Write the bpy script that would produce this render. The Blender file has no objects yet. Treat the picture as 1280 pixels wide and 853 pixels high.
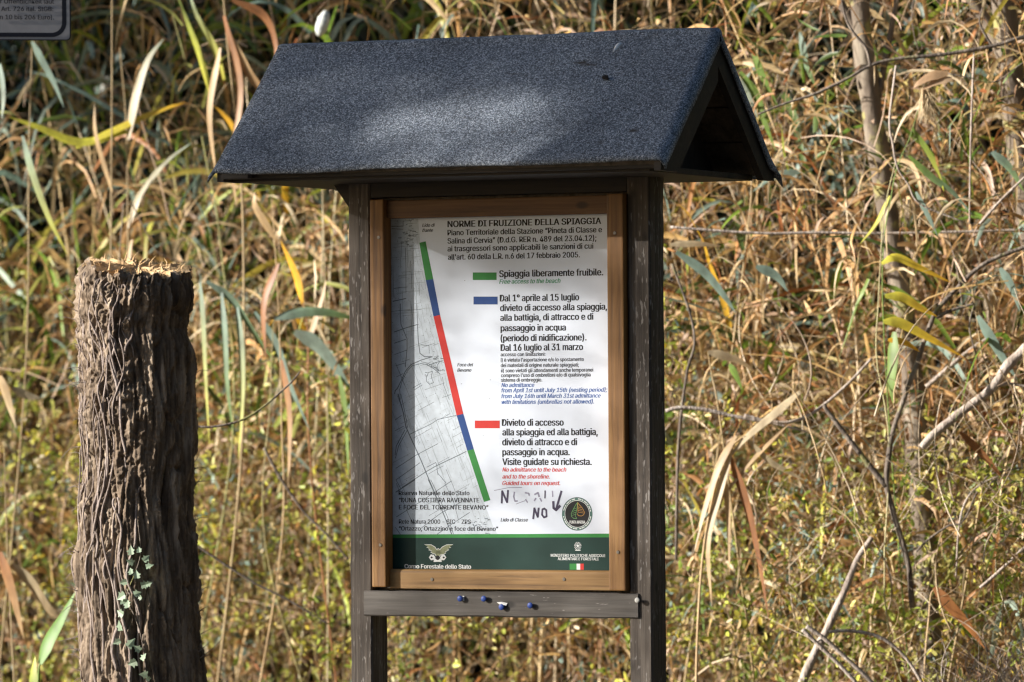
import bpy, bmesh, math, random
import numpy as np
from mathutils import Vector, Matrix, Euler, noise

random.seed(7); rng = np.random.default_rng(7)
S = bpy.context.scene
COL = S.collection
R = math.radians

# ------------------------------------------------------------------ camera
EYE = 1.45
cam_d = bpy.data.cameras.new('camera'); cam = bpy.data.objects.new('camera', cam_d); COL.objects.link(cam)
PITCH, ROLL = R(0.6727), R(-0.3719)
cam.location = (0, 0, EYE)
cam.rotation_mode = 'QUATERNION'
cam.rotation_quaternion = (Euler((R(90) + PITCH, 0, 0)).to_matrix() @ Matrix.Rotation(ROLL, 3, 'Z')).to_quaternion()
cam_d.lens = 187; cam_d.sensor_width = 36; cam_d.sensor_fit = 'HORIZONTAL'
cam_d.clip_start = 0.5; cam_d.clip_end = 2000
cam_d.dof.use_dof = True; cam_d.dof.focus_distance = 14.98; cam_d.dof.aperture_fstop = 4.0
S.camera = cam
# ------------------------------------------------------------------ light
SUN_AZ = 11.0          # degrees the sun stands in front of straight left
SUN_EL = 18.0
ce = math.cos(R(SUN_EL))
SUN = Vector((-ce * math.cos(R(SUN_AZ)), -ce * math.sin(R(SUN_AZ)), math.sin(R(SUN_EL))))
w = bpy.data.worlds.new("World"); S.world = w; w.use_nodes = True
nt = w.node_tree; bg = nt.nodes['Background']
sky = nt.nodes.new('ShaderNodeTexSky'); sky.sky_type = 'NISHITA'; sky.sun_disc = False
sky.sun_elevation = R(SUN_EL); sky.sun_rotation = math.atan2(SUN.x, SUN.y)
nt.links.new(sky.outputs[0], bg.inputs[0]); bg.inputs[1].default_value = 0.062
sd = bpy.data.lights.new('sun', 'SUN'); sd.energy = 5.0; sd.angle = R(0.5); sd.color = (1.0, 0.95, 0.87)
so = bpy.data.objects.new('sun', sd); COL.objects.link(so)
so.rotation_mode = 'QUATERNION'; so.rotation_quaternion = SUN.to_track_quat('Z', 'Y'); so.location = SUN * 30
vs = S.view_settings; vs.view_transform = 'Standard'; vs.look = 'None'; vs.gamma = 1; vs.use_curve_mapping = False
vs.exposure = 1.2
S.cycles.filter_width = 1.3; S.cycles.max_bounces = 6; S.cycles.transparent_max_bounces = 4
S.cycles.sample_clamp_indirect = 4

# ------------------------------------------------------------------ helpers
FPX = 187 / 36 * 1280
def ray(px, py):
    dx, dy = px - 640, py - 426.5
    r = R(-0.3719)
    x = dx * math.cos(r) + dy * math.sin(r); y = -dx * math.sin(r) + dy * math.cos(r)
    d = Vector((x / FPX, 1, -y / FPX))
    c, s = math.cos(PITCH), math.sin(PITCH)
    return Vector((d.x, d.y * c - d.z * s, d.y * s + d.z * c))
def at(px, py, Y):
    d = ray(px, py); return Vector((0, 0, EYE)) + d * (Y / d.y)
TH = R(24.72); KX, KY = -0.0663, 15.02
UA = Vector((math.cos(TH), -math.sin(TH), 0)); NA = Vector((-math.sin(TH), -math.cos(TH), 0))
def UV(px, py, n=0.0):
    """a point measured on the notice board -> metres across and up the board"""
    d = ray(px, py); o = Vector((0, 0, EYE)); k0 = Vector((KX, KY, 0)) + NA * n
    t = (k0 - o).dot(NA) / d.dot(NA); p = o + d * t - k0
    return p.dot(UA), p.z - EYE

def mesh_obj(name, verts, faces, mat, parent=None, cols=None, smooth=False):
    me = bpy.data.meshes.new(name)
    me.from_pydata([tuple(v) for v in verts], [], faces)
    if cols is not None:
        a = me.attributes.new('Col', 'FLOAT_COLOR', 'POINT')
        c = np.ones((len(verts), 4), np.float32); c[:, :3] = cols
        a.data.foreach_set('color', c.ravel())
    if smooth: me.polygons.foreach_set('use_smooth', [True] * len(me.polygons))
    me.materials.append(mat); me.update()
    o = bpy.data.objects.new(name, me); COL.objects.link(o)
    if parent: o.parent = parent
    return o
def np_obj(name, V, F, mat, C=None, parent=None, smooth=False):
    """V (n,3) float, F (m,4) int quads"""
    me = bpy.data.meshes.new(name)
    me.vertices.add(len(V)); me.vertices.foreach_set('co', np.asarray(V, np.float32).ravel())
    k = F.shape[1]
    me.loops.add(F.size); me.loops.foreach_set('vertex_index', F.astype(np.int32).ravel())
    me.polygons.add(len(F)); me.polygons.foreach_set('loop_start', np.arange(0, F.size, k, dtype=np.int32))
    if smooth: me.polygons.foreach_set('use_smooth', np.ones(len(F), bool))
    if C is not None:
        a = me.attributes.new('Col', 'FLOAT_COLOR', 'POINT')
        c = np.ones((len(V), 4), np.float32); c[:, :3] = C
        a.data.foreach_set('color', c.ravel())
    me.materials.append(mat); me.update(calc_edges=True); me.validate()
    o = bpy.data.objects.new(name, me); COL.objects.link(o)
    if parent: o.parent = parent
    return o
def bm_obj(name, bm, mat, parent=None, smooth=False):
    bmesh.ops.recalc_face_normals(bm, faces=bm.faces)
    me = bpy.data.meshes.new(name); bm.to_mesh(me); bm.free()
    if smooth:
        for p in me.polygons: p.use_smooth = True
    me.materials.append(mat)
    o = bpy.data.objects.new(name, me); COL.objects.link(o)
    if parent: o.parent = parent
    return o
def tag(o, label, cat, group=None, kind=None):
    if label: o['label'] = label
    if cat: o['category'] = cat
    if group: o['group'] = group
    if kind: o['kind'] = kind
    return o
def thing(name, label, cat, loc=(0, 0, 0), rz=0, group=None):
    o = bpy.data.objects.new(name, None); COL.objects.link(o)
    o.location = loc; o.rotation_euler = (0, 0, rz); o.empty_display_size = .1
    return tag(o, label, cat, group)
def box(bm, x0, x1, y0, y1, z0, z1, bev=0.003, seg=2, rough=0):
    r = bmesh.ops.create_cube(bm, size=1)
    vs_ = r['verts']
    for v in vs_:
        v.co = Vector((x0 + (v.co.x + .5) * (x1 - x0), y0 + (v.co.y + .5) * (y1 - y0), z0 + (v.co.z + .5) * (z1 - z0)))
        if rough: v.co += Vector((random.uniform(-1, 1), random.uniform(-1, 1), random.uniform(-1, 1))) * rough
    if bev:
        es = list({e for v in vs_ for e in v.link_edges})
        bmesh.ops.bevel(bm, geom=es, offset=bev, segments=seg, affect='EDGES', profile=.6)
def tube_data(pts, rads, sides=7, flat=1.0):
    pts = [Vector(p) for p in pts]; V = []; F = []
    up = Vector((0.13, 0.9, 0.31))
    for i, p in enumerate(pts):
        t = (pts[min(i + 1, len(pts) - 1)] - pts[max(i - 1, 0)]).normalized()
        a = t.cross(up)
        if a.length < 1e-4: a = t.cross(Vector((1, 0, 0)))
        a.normalize(); b = t.cross(a)
        for k in range(sides):
            an = 2 * math.pi * k / sides
            V.append(p + (a * math.cos(an) + b * math.sin(an) * flat) * rads[i])
    for i in range(len(pts) - 1):
        for k in range(sides):
            k2 = (k + 1) % sides
            F.append((i * sides + k, i * sides + k2, (i + 1) * sides + k2, (i + 1) * sides + k))
    n = len(V); F.append(tuple(range(sides - 1, -1, -1))); F.append(tuple(range(n - sides, n)))
    return V, F
def spline(pts, n):
    """catmull-rom through pts"""
    P = [Vector(p) for p in pts]; P = [P[0] * 2 - P[1]] + P + [P[-1] * 2 - P[-2]]
    out = []; m = len(P) - 3
    for i in range(n):
        t = i / (n - 1) * m; k = min(int(t), m - 1); f = t - k
        a, b, c, d = P[k:k + 4]
        out.append(.5 * ((2 * b) + (c - a) * f + (2 * a - 5 * b + 4 * c - d) * f * f + (3 * b - a - 3 * c + d) * f ** 3))
    return out

# ------------------------------------------------------------------ materials
def mat(name):
    m = bpy.data.materials.new(name); m.use_nodes = True
    return m, m.node_tree, m.node_tree.nodes['Principled BSDF']
def N(nt, t, **kw):
    n = nt.nodes.new(t)
    for k, v in kw.items():
        if k.startswith('i_'): n.inputs[k[2:].replace('_', ' ')].default_value = v
        else: setattr(n, k, v)
    return n
def ramp(nt, fac, stops):
    r = nt.nodes.new('ShaderNodeValToRGB'); e = r.color_ramp.elements
    while len(e) < len(stops): e.new(.5)
    for el, (p, c) in zip(e, stops): el.position = p; el.color = (*c, 1) if len(c) == 3 else c
    nt.links.new(fac, r.inputs[0]); return r
def mixc(nt, fac, a, b, mode='MIX'):
    m = nt.nodes.new('ShaderNodeMix'); m.data_type = 'RGBA'; m.blend_type = mode
    for s, v in ((m.inputs[0], fac), (m.inputs[6], a), (m.inputs[7], b)):
        if hasattr(v, 'links'): nt.links.new(v, s)
        elif isinstance(v, (int, float)): s.default_value = v
        else: s.default_value = (*v, 1)
    return m.outputs[2]
def coords(nt, scale, rot=(0, 0, 0)):
    tc = nt.nodes.new('ShaderNodeTexCoord'); mp = nt.nodes.new('ShaderNodeMapping')
    mp.inputs['Scale'].default_value = scale; mp.inputs['Rotation'].default_value = rot
    nt.links.new(tc.outputs['Object'], mp.inputs[0]); return mp.outputs[0]
def bump(nt, b, h, strength=.5, dist=.01):
    n = nt.nodes.new('ShaderNodeBump'); n.inputs['Strength'].default_value = strength; n.inputs['Distance'].default_value = dist
    nt.links.new(h, n.inputs['Height']); nt.links.new(n.outputs[0], b.inputs['Normal'])

def plain(name, col, rough=.6, metal=0, var=.12, scale=40, spec=None):
    m, t, b = mat(name)
    ns = N(t, 'ShaderNodeTexNoise', i_Scale=scale, i_Detail=4.0); t.links.new(coords(t, (1, 1, 1)), ns.inputs['Vector'])
    r = ramp(t, ns.outputs[0], [(.3, tuple(c * (1 - var) for c in col)), (.7, tuple(min(1, c * (1 + var)) for c in col))])
    t.links.new(r.outputs[0], b.inputs['Base Color']); b.inputs['Roughness'].default_value = rough; b.inputs['Metallic'].default_value = metal
    if spec is not None: b.inputs['Specular IOR Level'].default_value = spec
    return m

def wood(name, axis, c_dark, c_mid, c_light, grain=1.0, flecks=None, rough=.7, bmp=.35, shift=0, fleck_lo=.62):
    m, t, b = mat(name)
    sc = [90 * grain] * 3; sc[axis] = 3.0
    v = coords(t, sc)
    off = N(t, 'ShaderNodeVectorMath', operation='ADD'); off.inputs[1].default_value = (shift, shift * .7, shift * .3)
    t.links.new(v, off.inputs[0]); v = off.outputs[0]
    n1 = N(t, 'ShaderNodeTexNoise', i_Scale=1.0, i_Detail=5.0, i_Roughness=.6, i_Distortion=.6); t.links.new(v, n1.inputs['Vector'])
    sc2 = [22 * grain] * 3; sc2[axis] = 1.2
    n2 = N(t, 'ShaderNodeTexNoise', i_Scale=1.0, i_Detail=3.0, i_Distortion=1.0); t.links.new(coords(t, sc2), n2.inputs['Vector'])
    mx = N(t, 'ShaderNodeMath', operation='ADD'); t.links.new(n1.outputs[0], mx.inputs[0]); t.links.new(n2.outputs[0], mx.inputs[1])
    hf = N(t, 'ShaderNodeMath', operation='MULTIPLY'); hf.inputs[1].default_value = .5; t.links.new(mx.outputs[0], hf.inputs[0])
    r = ramp(t, hf.outputs[0], [(.36, c_dark), (.5, c_mid), (.66, c_light)])
    c = r.outputs[0]
    if flecks:
        sc3 = [150] * 3; sc3[axis] = 32
        n3 = N(t, 'ShaderNodeTexNoise', i_Scale=1.0, i_Detail=2.0, i_Roughness=.5); t.links.new(coords(t, sc3), n3.inputs['Vector'])
        n4 = N(t, 'ShaderNodeTexNoise', i_Scale=6.0, i_Detail=2.0); t.links.new(coords(t, (1, 1, 1)), n4.inputs['Vector'])
        ad = N(t, 'ShaderNodeMath', operation='MULTIPLY_ADD'); ad.inputs[1].default_value = .35; t.links.new(n4.outputs[0], ad.inputs[0]); t.links.new(n3.outputs[0], ad.inputs[2])
        fr = ramp(t, ad.outputs[0], [(fleck_lo + .17, (0, 0, 0)), (fleck_lo + .25, (1, 1, 1))])
        c = mixc(t, fr.outputs[0], c, flecks)
    # knots
    kv = N(t, 'ShaderNodeTexVoronoi', i_Scale=1.0); ks = [9.0] * 3; ks[axis] = 5.0
    t.links.new(coords(t, ks), kv.inputs['Vector'])
    kr = ramp(t, kv.outputs['Distance'], [(.06, (1, 1, 1)), (.12, (0, 0, 0))])
    km = N(t, 'ShaderNodeMath', operation='MULTIPLY'); km.inputs[1].default_value = .8; t.links.new(kr.outputs[0], km.inputs[0])
    c = mixc(t, km.outputs[0], c, tuple(x * .45 for x in c_dark))
    t.links.new(c, b.inputs['Base Color']); b.inputs['Roughness'].default_value = rough
    bump(t, b, hf.outputs[0], bmp, .006)
    return m
GD, GM, GL = (.02, .014, .010), (.062, .047, .036), (.145, .12, .098)
M_post = wood('weathered_grey_wood_upright', 2, GD, GM, GL, 1, (.20, .18, .165), .75, .6, fleck_lo=.62)
M_bar = wood('weathered_grey_wood_level', 0, (.036, .030, .026), (.072, .062, .054), (.12, .106, .094), .8, (.4, .36, .33), .7, .4, 3.1, .74)
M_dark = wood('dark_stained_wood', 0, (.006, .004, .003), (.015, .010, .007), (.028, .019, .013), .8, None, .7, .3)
M_darkv = wood('dark_stained_wood_upright', 2, (.008, .006, .004), (.018, .012, .009), (.03, .02, .014), .8, None, .7, .3)
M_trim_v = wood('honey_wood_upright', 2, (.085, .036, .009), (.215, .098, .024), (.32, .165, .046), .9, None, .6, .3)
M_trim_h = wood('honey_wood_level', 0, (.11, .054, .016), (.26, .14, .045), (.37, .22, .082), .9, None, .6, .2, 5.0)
M_trim_t = wood('honey_wood_shade_toned', 0, (.055, .021, .006), (.11, .046, .013), (.17, .08, .026), .9, None, .6, .3, 8.0)  # darker copy of the honey wood, eave shade put into its colour
M_board = wood('backing_board_wood', 2, (.05, .04, .03), (.1, .08, .06), (.14, .11, .09))

def foliage(name, trans=.35, rough=.55):
    m, t, b = mat(name)
    a = N(t, 'ShaderNodeAttribute', attribute_name='Col')
    ns = N(t, 'ShaderNodeTexNoise', i_Scale=28.0, i_Detail=3.0); t.links.new(coords(t, (1, 1, .4)), ns.inputs['Vector'])
    r = ramp(t, ns.outputs[0], [(.3, (.72, .68, .64)), (.65, (1.15, 1.15, 1.12))])
    c = mixc(t, 1.0, a.outputs[0], r.outputs[0], 'MULTIPLY')
    t.links.new(c, b.inputs['Base Color']); b.inputs['Roughness'].default_value = rough
    tr = t.nodes.new('ShaderNodeBsdfTranslucent'); t.links.new(c, tr.inputs[0])
    ms = t.nodes.new('ShaderNodeMixShader'); ms.inputs[0].default_value = trans
    o = t.nodes['Material Output']
    t.links.new(b.outputs[0], ms.inputs[1]); t.links.new(tr.outputs[0], ms.inputs[2]); t.links.new(ms.outputs[0], o.inputs[0])
    return m
M_leaf = foliage('reed_leaf', .32, .5)
M_small = foliage('bramble_leaf', .42, .45)
M_stalk = foliage('reed_stalk', .0, .6)
M_needle = foliage('pine_needle', .1, .6)

def bark(name, dark, mid, light, scale=1.0, lichen=None, bmp=.8, st=.3):
    m, t, b = mat(name)
    n1 = N(t, 'ShaderNodeTexNoise', i_Scale=18.0 * scale, i_Detail=7.0, i_Roughness=.65); t.links.new(coords(t, (1, 1, st * 1.1)), n1.inputs['Vector'])
    r = ramp(t, n1.outputs[0], [(.32, dark), (.5, mid), (.68, light)]); c = r.outputs[0]
    if lichen:
        n2 = N(t, 'ShaderNodeTexNoise', i_Scale=9.0, i_Detail=5.0); t.links.new(coords(t, (1, 1, 1)), n2.inputs['Vector'])
        lr = ramp(t, n2.outputs[0], [(.58, (0, 0, 0)), (.64, (1, 1, 1))]); c = mixc(t, lr.outputs[0], c, lichen)
    t.links.new(c, b.inputs['Base Color']); b.inputs['Roughness'].default_value = .9
    n3 = N(t, 'ShaderNodeTexNoise', i_Scale=70.0 * scale, i_Detail=4.0); t.links.new(coords(t, (1, 1, st)), n3.inputs['Vector'])
    bump(t, b, n3.outputs[0], bmp, .006)
    return m
M_stump = bark('stump_bark', (.048, .032, .021), (.155, .110, .073), (.40, .315, .235), 1.6, None, 1.0, .12)
M_vine = bark('dead_vine', (.13, .1, .085), (.24, .19, .165), (.36, .3, .27), 2)
M_trunk = bark('young_trunk_bark', (.08, .062, .05), (.15, .115, .085), (.30, .25, .19), .7, (.30, .27, .10))
M_twig = bark('dark_twig_bark', (.055, .042, .033), (.14, .11, .088), (.30, .25, .20), 2, (.2, .19, .07))
M_twigp = bark('pale_stick_bark', (.22, .17, .13), (.38, .31, .26), (.55, .48, .42), 2)
M_cutwood = bark('torn_wood', (.30, .18, .08), (.52, .35, .18), (.7, .52, .32), 1.5)
M_ground, t, b = mat('leaf_litter_earth')
n1 = N(t, 'ShaderNodeTexNoise', i_Scale=6.0, i_Detail=8.0, i_Roughness=.7); t.links.new(coords(t, (1, 1, 1)), n1.inputs['Vector'])
r = ramp(t, n1.outputs[0], [(.35, (.03, .024, .015)), (.5, (.065, .05, .03)), (.65, (.11, .085, .05))]); t.links.new(r.outputs[0], b.inputs['Base Color'])
b.inputs['Roughness'].default_value = .95; bump(t, b, n1.outputs[0], .6, .03)

# roofing felt: mineral granules
M_felt, t, b = mat('mineral_roofing_felt')
v1 = N(t, 'ShaderNodeTexVoronoi', i_Scale=330.0); t.links.new(coords(t, (1, 1, 1)), v1.inputs['Vector'])
n1 = N(t, 'ShaderNodeTexNoise', i_Scale=420.0, i_Detail=2.0, i_Roughness=.7); t.links.new(coords(t, (1, 1, 1)), n1.inputs['Vector'])
sep = N(t, 'ShaderNodeSeparateColor'); t.links.new(v1.outputs['Color'], sep.inputs[0])
g = N(t, 'ShaderNodeMath', operation='MULTIPLY'); t.links.new(sep.outputs[0], g.inputs[0]); t.links.new(n1.outputs[0], g.inputs[1])
r = ramp(t, g.outputs[0], [(.0, (.03, .037, .048)), (.22, (.10, .12, .152)), (.40, (.24, .275, .335)), (.6, (.58, .615, .67))])
n2 = N(t, 'ShaderNodeTexNoise', i_Scale=5.0, i_Detail=5.0, i_Roughness=.6); t.links.new(coords(t, (1, 1, 1)), n2.inputs['Vector'])
r2 = ramp(t, n2.outputs[0], [(.25, (.6, .6, .62)), (.45, (.95, .95, .95)), (.7, (1.1, 1.1, 1.1))])
c = mixc(t, 1.0, r.outputs[0], r2.outputs[0], 'MULTIPLY')
n3 = N(t, 'ShaderNodeTexNoise', i_Scale=11.0, i_Detail=4.0); t.links.new(coords(t, (.7, 1.4, 1.4)), n3.inputs['Vector'])
r3 = ramp(t, n3.outputs[0], [(.67, (0, 0, 0)), (.73, (1, 1, 1))]); c = mixc(t, r3.outputs[0], c, (.03, .024, .02))
t.links.new(c, b.inputs['Base Color']); b.inputs['Roughness'].default_value = .8
bump(t, b, g.outputs[0], .7, .004)

M_paper = plain('printed_sheet', (.69, .745, .85), .5, var=.03, scale=14, spec=.25)
M_maptint = plain('map_tint', (.55, .61, .68), .5, var=.10, scale=55, spec=.25)
M_mapline = plain('map_ink', (.11, .135, .165), .4, var=.2)
M_mapline2 = plain('map_ink_pale', (.30, .35, .39), .4, var=.2)
M_black = plain('black_ink', (.018, .018, .022), .5, var=.1, spec=.25)
M_green = plain('green_ink', (.035, .22, .05), .5, var=.06, spec=.25)
M_blue = plain('blue_ink', (.018, .06, .22), .5, var=.06, spec=.25)
M_red = plain('red_ink', (.56, .035, .03), .5, var=.06, spec=.25)
M_bluetxt = plain('blue_text_ink', (.05, .12, .36), .4, var=.06)
M_redtxt = plain('red_text_ink', (.58, .06, .06), .4, var=.06)
M_greentxt = plain('green_text_ink', (.05, .28, .14), .4, var=.06)
M_band = plain('dark_green_band', (.008, .036, .030), .5, var=.12, scale=9, spec=.25)
M_white = plain('white_ink', (.72, .74, .74), .4, var=.05)
M_olive = plain('olive_emblem_ink', (.22, .24, .13), .4, var=.25, scale=160)
M_gold = plain('orange_leaf_ink', (.50, .26, .05), .4, var=.1)
M_lgreen = plain('leaf_green_ink', (.13, .32, .11), .4, var=.1)
M_ring = plain('badge_ring_ink', (.06, .15, .13), .4, var=.1)
M_marker = plain('marker_ink', (.05, .04, .09), .45, var=.3, scale=120)
M_smear = plain('rubbed_marker_ink', (.27, .26, .36), .5, var=.25, scale=160)
M_screw = plain('screw_steel', (.22, .2, .18), .45, 1.0)
M_pin = plain('blue_plastic_pin', (.015, .05, .26), .5, var=.05)
M_pinw = plain('white_plastic_pin', (.5, .49, .46), .6, var=.05)
M_scrap = plain('torn_paper', (.75, .74, .72), .8, var=.05)
M_signw = plain('shade_greyed_sign_enamel', (.34, .325, .33), .4, var=.05)  # white enamel greyed, the sign's shade put into its colour
M_signk = plain('sign_black_enamel', (.012, .012, .02), .4, var=.05)
M_steel = plain('galvanised_steel', (.4, .4, .4), .45, .8)
M_feather = plain('feather_white', (.75, .75, .75), .7)

# ------------------------------------------------------------------ ground
bm = bmesh.new()
bmesh.ops.create_grid(bm, x_segments=120, y_segments=120, size=150)
for v in bm.verts:
    v.co.z = .12 * noise.noise(Vector((v.co.x * .07, v.co.y * .07, 0)))
    if v.co.y > 45: v.co.z += 0
g = bm_obj('ground', bm, M_ground, smooth=True); g.location = (0, 60, -.02); tag(g, None, None, kind='structure')

# ------------------------------------------------------------------ NOTICE BOARD
K = thing('notice_board', 'roofed wooden notice board with a printed beach rules poster between two grey posts', 'notice board', (KX, KY, 0), -TH)
E_ = EYE
def kbox(name, u0, u1, n0, n1, v0, v1, m, bev=.003, parent=K, label=None):
    bm = bmesh.new(); box(bm, u0, u1, -n1, -n0, v0 + E_, v1 + E_, bev)
    o = bm_obj(name, bm, m, parent)
    if label: o['label'] = label
    return o
def wobbly_post(u0, u1):
    bm = bmesh.new(); zs = np.linspace(-.02, E_ + .655, 60); ring = []
    c = .005
    prof = [(u0 + c, -.03), (u1 - c, -.03), (u1, -.03 + c), (u1, .07 - c), (u1 - c, .07), (u0 + c, .07), (u0, .07 - c), (u0, -.03 + c)]
    for z in zs:
        rr = []
        for i, (x, y) in enumerate(prof):
            d = .0025 * noise.noise(Vector((x * 30, y * 30, z * 9))) + (.0015 * noise.noise(Vector((x * 30, y * 30 + 7, z * 40))))
            cx = (u0 + u1) / 2
            rr.append(bm.verts.new((x + math.copysign(d, x - cx), y + math.copysign(d, y - .02), z)))
        ring.append(rr)
    for a, b_ in zip(ring, ring[1:]):
        for i in range(8): bm.faces.new((a[i], a[(i + 1) % 8], b_[(i + 1) % 8], b_[i]))
    bm.faces.new(ring[-1])
    return bm
bm_obj('post', wobbly_post(-.425, -.357), M_post, K)
bm_obj('post', wobbly_post(.442, .510), M_post, K)
kbox('backing_board', -.352, .437, -.045, -.006, -.54, .64, M_board)
# rails
def bar_bm(u0, u1, n0, n1, v0, v1, lay=40):
    bm = bmesh.new(); us = np.linspace(u0, u1, lay); rings = []
    c = .004
    for u in us:
        rr = []
        for (n, v) in [(n0, v0 + c), (n0 + c, v0), (n1 - c, v0), (n1, v0 + c), (n1, v1 - c), (n1 - c, v1), (n0 + c, v1), (n0, v1 - c)]:
            d = .0022 * noise.noise(Vector((u * 14, n * 50, v * 30))); rr.append(bm.verts.new((u, -n, v + E_ + d)))
        rings.append(rr)
    for a, b_ in zip(rings, rings[1:]):
        for i in range(8): bm.faces.new((a[i], a[(i + 1) % 8], b_[(i + 1) % 8], b_[i]))
    bm.faces.new(rings[0][::-1]); bm.faces.new(rings[-1])
    return bm
u0, v1 = UV(455, 738.5, .036); u1, _ = UV(797.5, 741, .036); _, v0 = UV(600, 771.5, .036)
bm_obj('crossbar', bar_bm(u0, u1, -.02, .037, v0, v1), M_bar, K)
XB = (v0, v1)
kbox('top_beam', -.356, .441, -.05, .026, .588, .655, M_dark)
# trims
tl0 = UV(463.3, 400, .05)[0]; tl1 = UV(480.5, 400, .05)[0]
tr0 = UV(760, 480, .05)[0]; tr1 = UV(780.5, 480, .05)[0]
vt = UV(620, 246, .05)[1]; vtb = UV(620, 270.3, .03)[1]; vb = UV(620, 735.5, .05)[1]
bt0 = UV(620, 712.5, .025)[1]; bt1 = UV(620, 736.8, .025)[1]
kbox('frame_strip', tl0, tl1, 0.002, .052, vb, vt, M_trim_v, .0035)
kbox('frame_strip', tr0, tr1, 0.002, .052, vb - .004, vt, M_trim_v, .0035)
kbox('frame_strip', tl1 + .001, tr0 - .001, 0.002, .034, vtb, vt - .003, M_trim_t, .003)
bm = bmesh.new(); box(bm, tl1 + .001, tr0 - .001, -.026, -.002, bt1 + E_, bt0 + E_, 0)
es = [e for e in bm.edges if all(v.co.z > bt0 + E_ - 1e-4 for v in e.verts) and all(v.co.y < -.02 for v in e.verts)]
bmesh.ops.bevel(bm, geom=es, offset=.011, segments=5, affect='EDGES', profile=.55)
bm_obj('frame_strip', bm, M_trim_h, K)
def screw(px, py, n, r=.0055):
    u, v = UV(px, py, n); bm = bmesh.new()
    bmesh.ops.create_cone(bm, cap_ends=True, segments=14, radius1=r, radius2=r * .8, depth=.003, matrix=Matrix.Translation((u, -n - .0005, v + E_)) @ Matrix.Rotation(R(90), 4, 'X'))
    for k in (0, 1):
        bmesh.ops.create_cube(bm, size=1, matrix=Matrix.Translation((u, -n - .0018, v + E_)) @ Matrix.Rotation(k * math.pi / 2 + .5, 4, 'Y') @ Matrix.Diagonal((r * 1.3, .001, r * .3, 1)))
    bm_obj('screw', bm, M_screw, K)
for s in ((473.5, 297, .052), (475.5, 681.5, .052), (772.5, 690.5, .052), (768.5, 291.5, .052), (540, 724.5, .026), (705, 724.3, .026)): screw(*s)

# --- roof
RL, RR, EF, EB, RN = -.6606, .6985, .389, -.43, -.02
VR, VE = 1.043, .668
def roof_profile():
    pts = []
    pts += [(EF + .008, VE - .014)]
    k = 18
    for i in range(k + 1):
        f = i / k; n = EF + (RN - EF) * f; v = VE + (VR - VE) * f
        pts.append((n, v))
    pts = pts[:-1]
    # rounded ridge
    sl = (VR - VE) / (EF - RN)
    for a in np.linspace(-.02, .02, 5): pts.append((RN - a, VR - .006 - abs(a) * sl * .35))
    for i in range(1, k + 1):
        f = i / k; n = RN + (EB - RN) * f; v = VR + (VE - VR) * f
        pts.append((n, v))
    pts.append((EB - .014, VE - .03)); return pts
pr = roof_profile()
us = list(np.linspace(RL, RR, 64))
bm = bmesh.new(); grid = []
def felt_pt(u, n, v, fold=0, k=0):
    w_ = .004 * noise.noise(Vector((u * 3.1, n * 4, v * 4))) + .002 * noise.noise(Vector((u * 9, n * 9, 3)))
    return Vector((u, -n, v + E_ + w_))
nP = len(pr)
for j in range(-2, len(us) + 2):
    row = []
    for i, (n, v) in enumerate(pr):
        uu = us[min(max(j, 0), len(us) - 1)]
        sag = -.008 * math.sin(math.pi * min(1, max(0, (uu - RL) / .5))) * max(0, (n - .1) / .3) if uu < RL + .5 else 0
        if 0 <= j < len(us): p = felt_pt(uu, n, v + sag)
        else:
            d = [0.016, .034][(-j - 1) if j < 0 else j - len(us)]
            side = -1 if j < 0 else 1
            ang = math.atan2(VR - VE, EF - RN)
            inn = (math.sin(ang) * (-1 if n > RN + .015 else (1 if n < RN - .015 else 0)), -math.cos(ang) if abs(n - RN) > .015 else -1)
            dd = d * (1 + .18 * noise.noise(Vector((n * 6, v * 5, side * 3))))
            p = felt_pt(uu + side * (.006 + .006 * d / .125), n + inn[0] * dd, v + inn[1] * dd + sag)
            if side < 0 and i < 2: p = felt_pt(uu - .02 * d / .034 * .8, n + .012 * d / .034, v - .026 * d / .034)
            if side > 0 and i > nP - 3: p = felt_pt(uu + .02 * d / .034 * .8, n - .012 * d / .034, v - .026 * d / .034)
        row.append(bm.verts.new(p))
    grid.append(row)
for a, b_ in zip(grid, grid[1:]):
    for i in range(nP - 1): bm.faces.new((a[i], a[i + 1], b_[i + 1], b_[i]))
felt = bm_obj('roof_felt', bm, M_felt, K, True); sm = felt.modifiers.new('thickness', 'SOLIDIFY'); sm.thickness = .006; sm.offset = 0
# boards under the felt
def slope_board(name, n0, v0, n1, v1, u0, u1, th, m):
    bm = bmesh.new(); d = Vector((0, -(n1 - n0), v1 - v0)).normalized(); q = Vector((1, 0, 0)).cross(d)
    if q.z > 0: q = -q
    vs_ = []
    for u in (u0, u1):
        for (n, v, s) in ((n0, v0, 0), (n1, v1, 0), (n1, v1, 1), (n0, v0, 1)):
            vs_.append(bm.verts.new(Vector((u, -n, v + E_)) + q * th * s))
    for f in ((0, 1, 2, 3), (7, 6, 5, 4), (0, 4, 5, 1), (1, 5, 6, 2), (2, 6, 7, 3), (3, 7, 4, 0)): bm.faces.new([vs_[i] for i in f])
    return bm_obj(name, bm, m, K)
for k in range(4):
    a, b_ = k / 4, (k + 1) / 4 - .012
    f = lambda t, e: (e + (RN - e) * t, VE - .012 + (VR - VE) * t)
    for e in (EF - .012, EB + .012):
        n0, v0_ = f(a, e); n1, v1_ = f(b_, e)
        slope_board('roof_board', n0, v0_, n1, v1_, RL + .026, RR - .022, .018, M_board)
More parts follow.
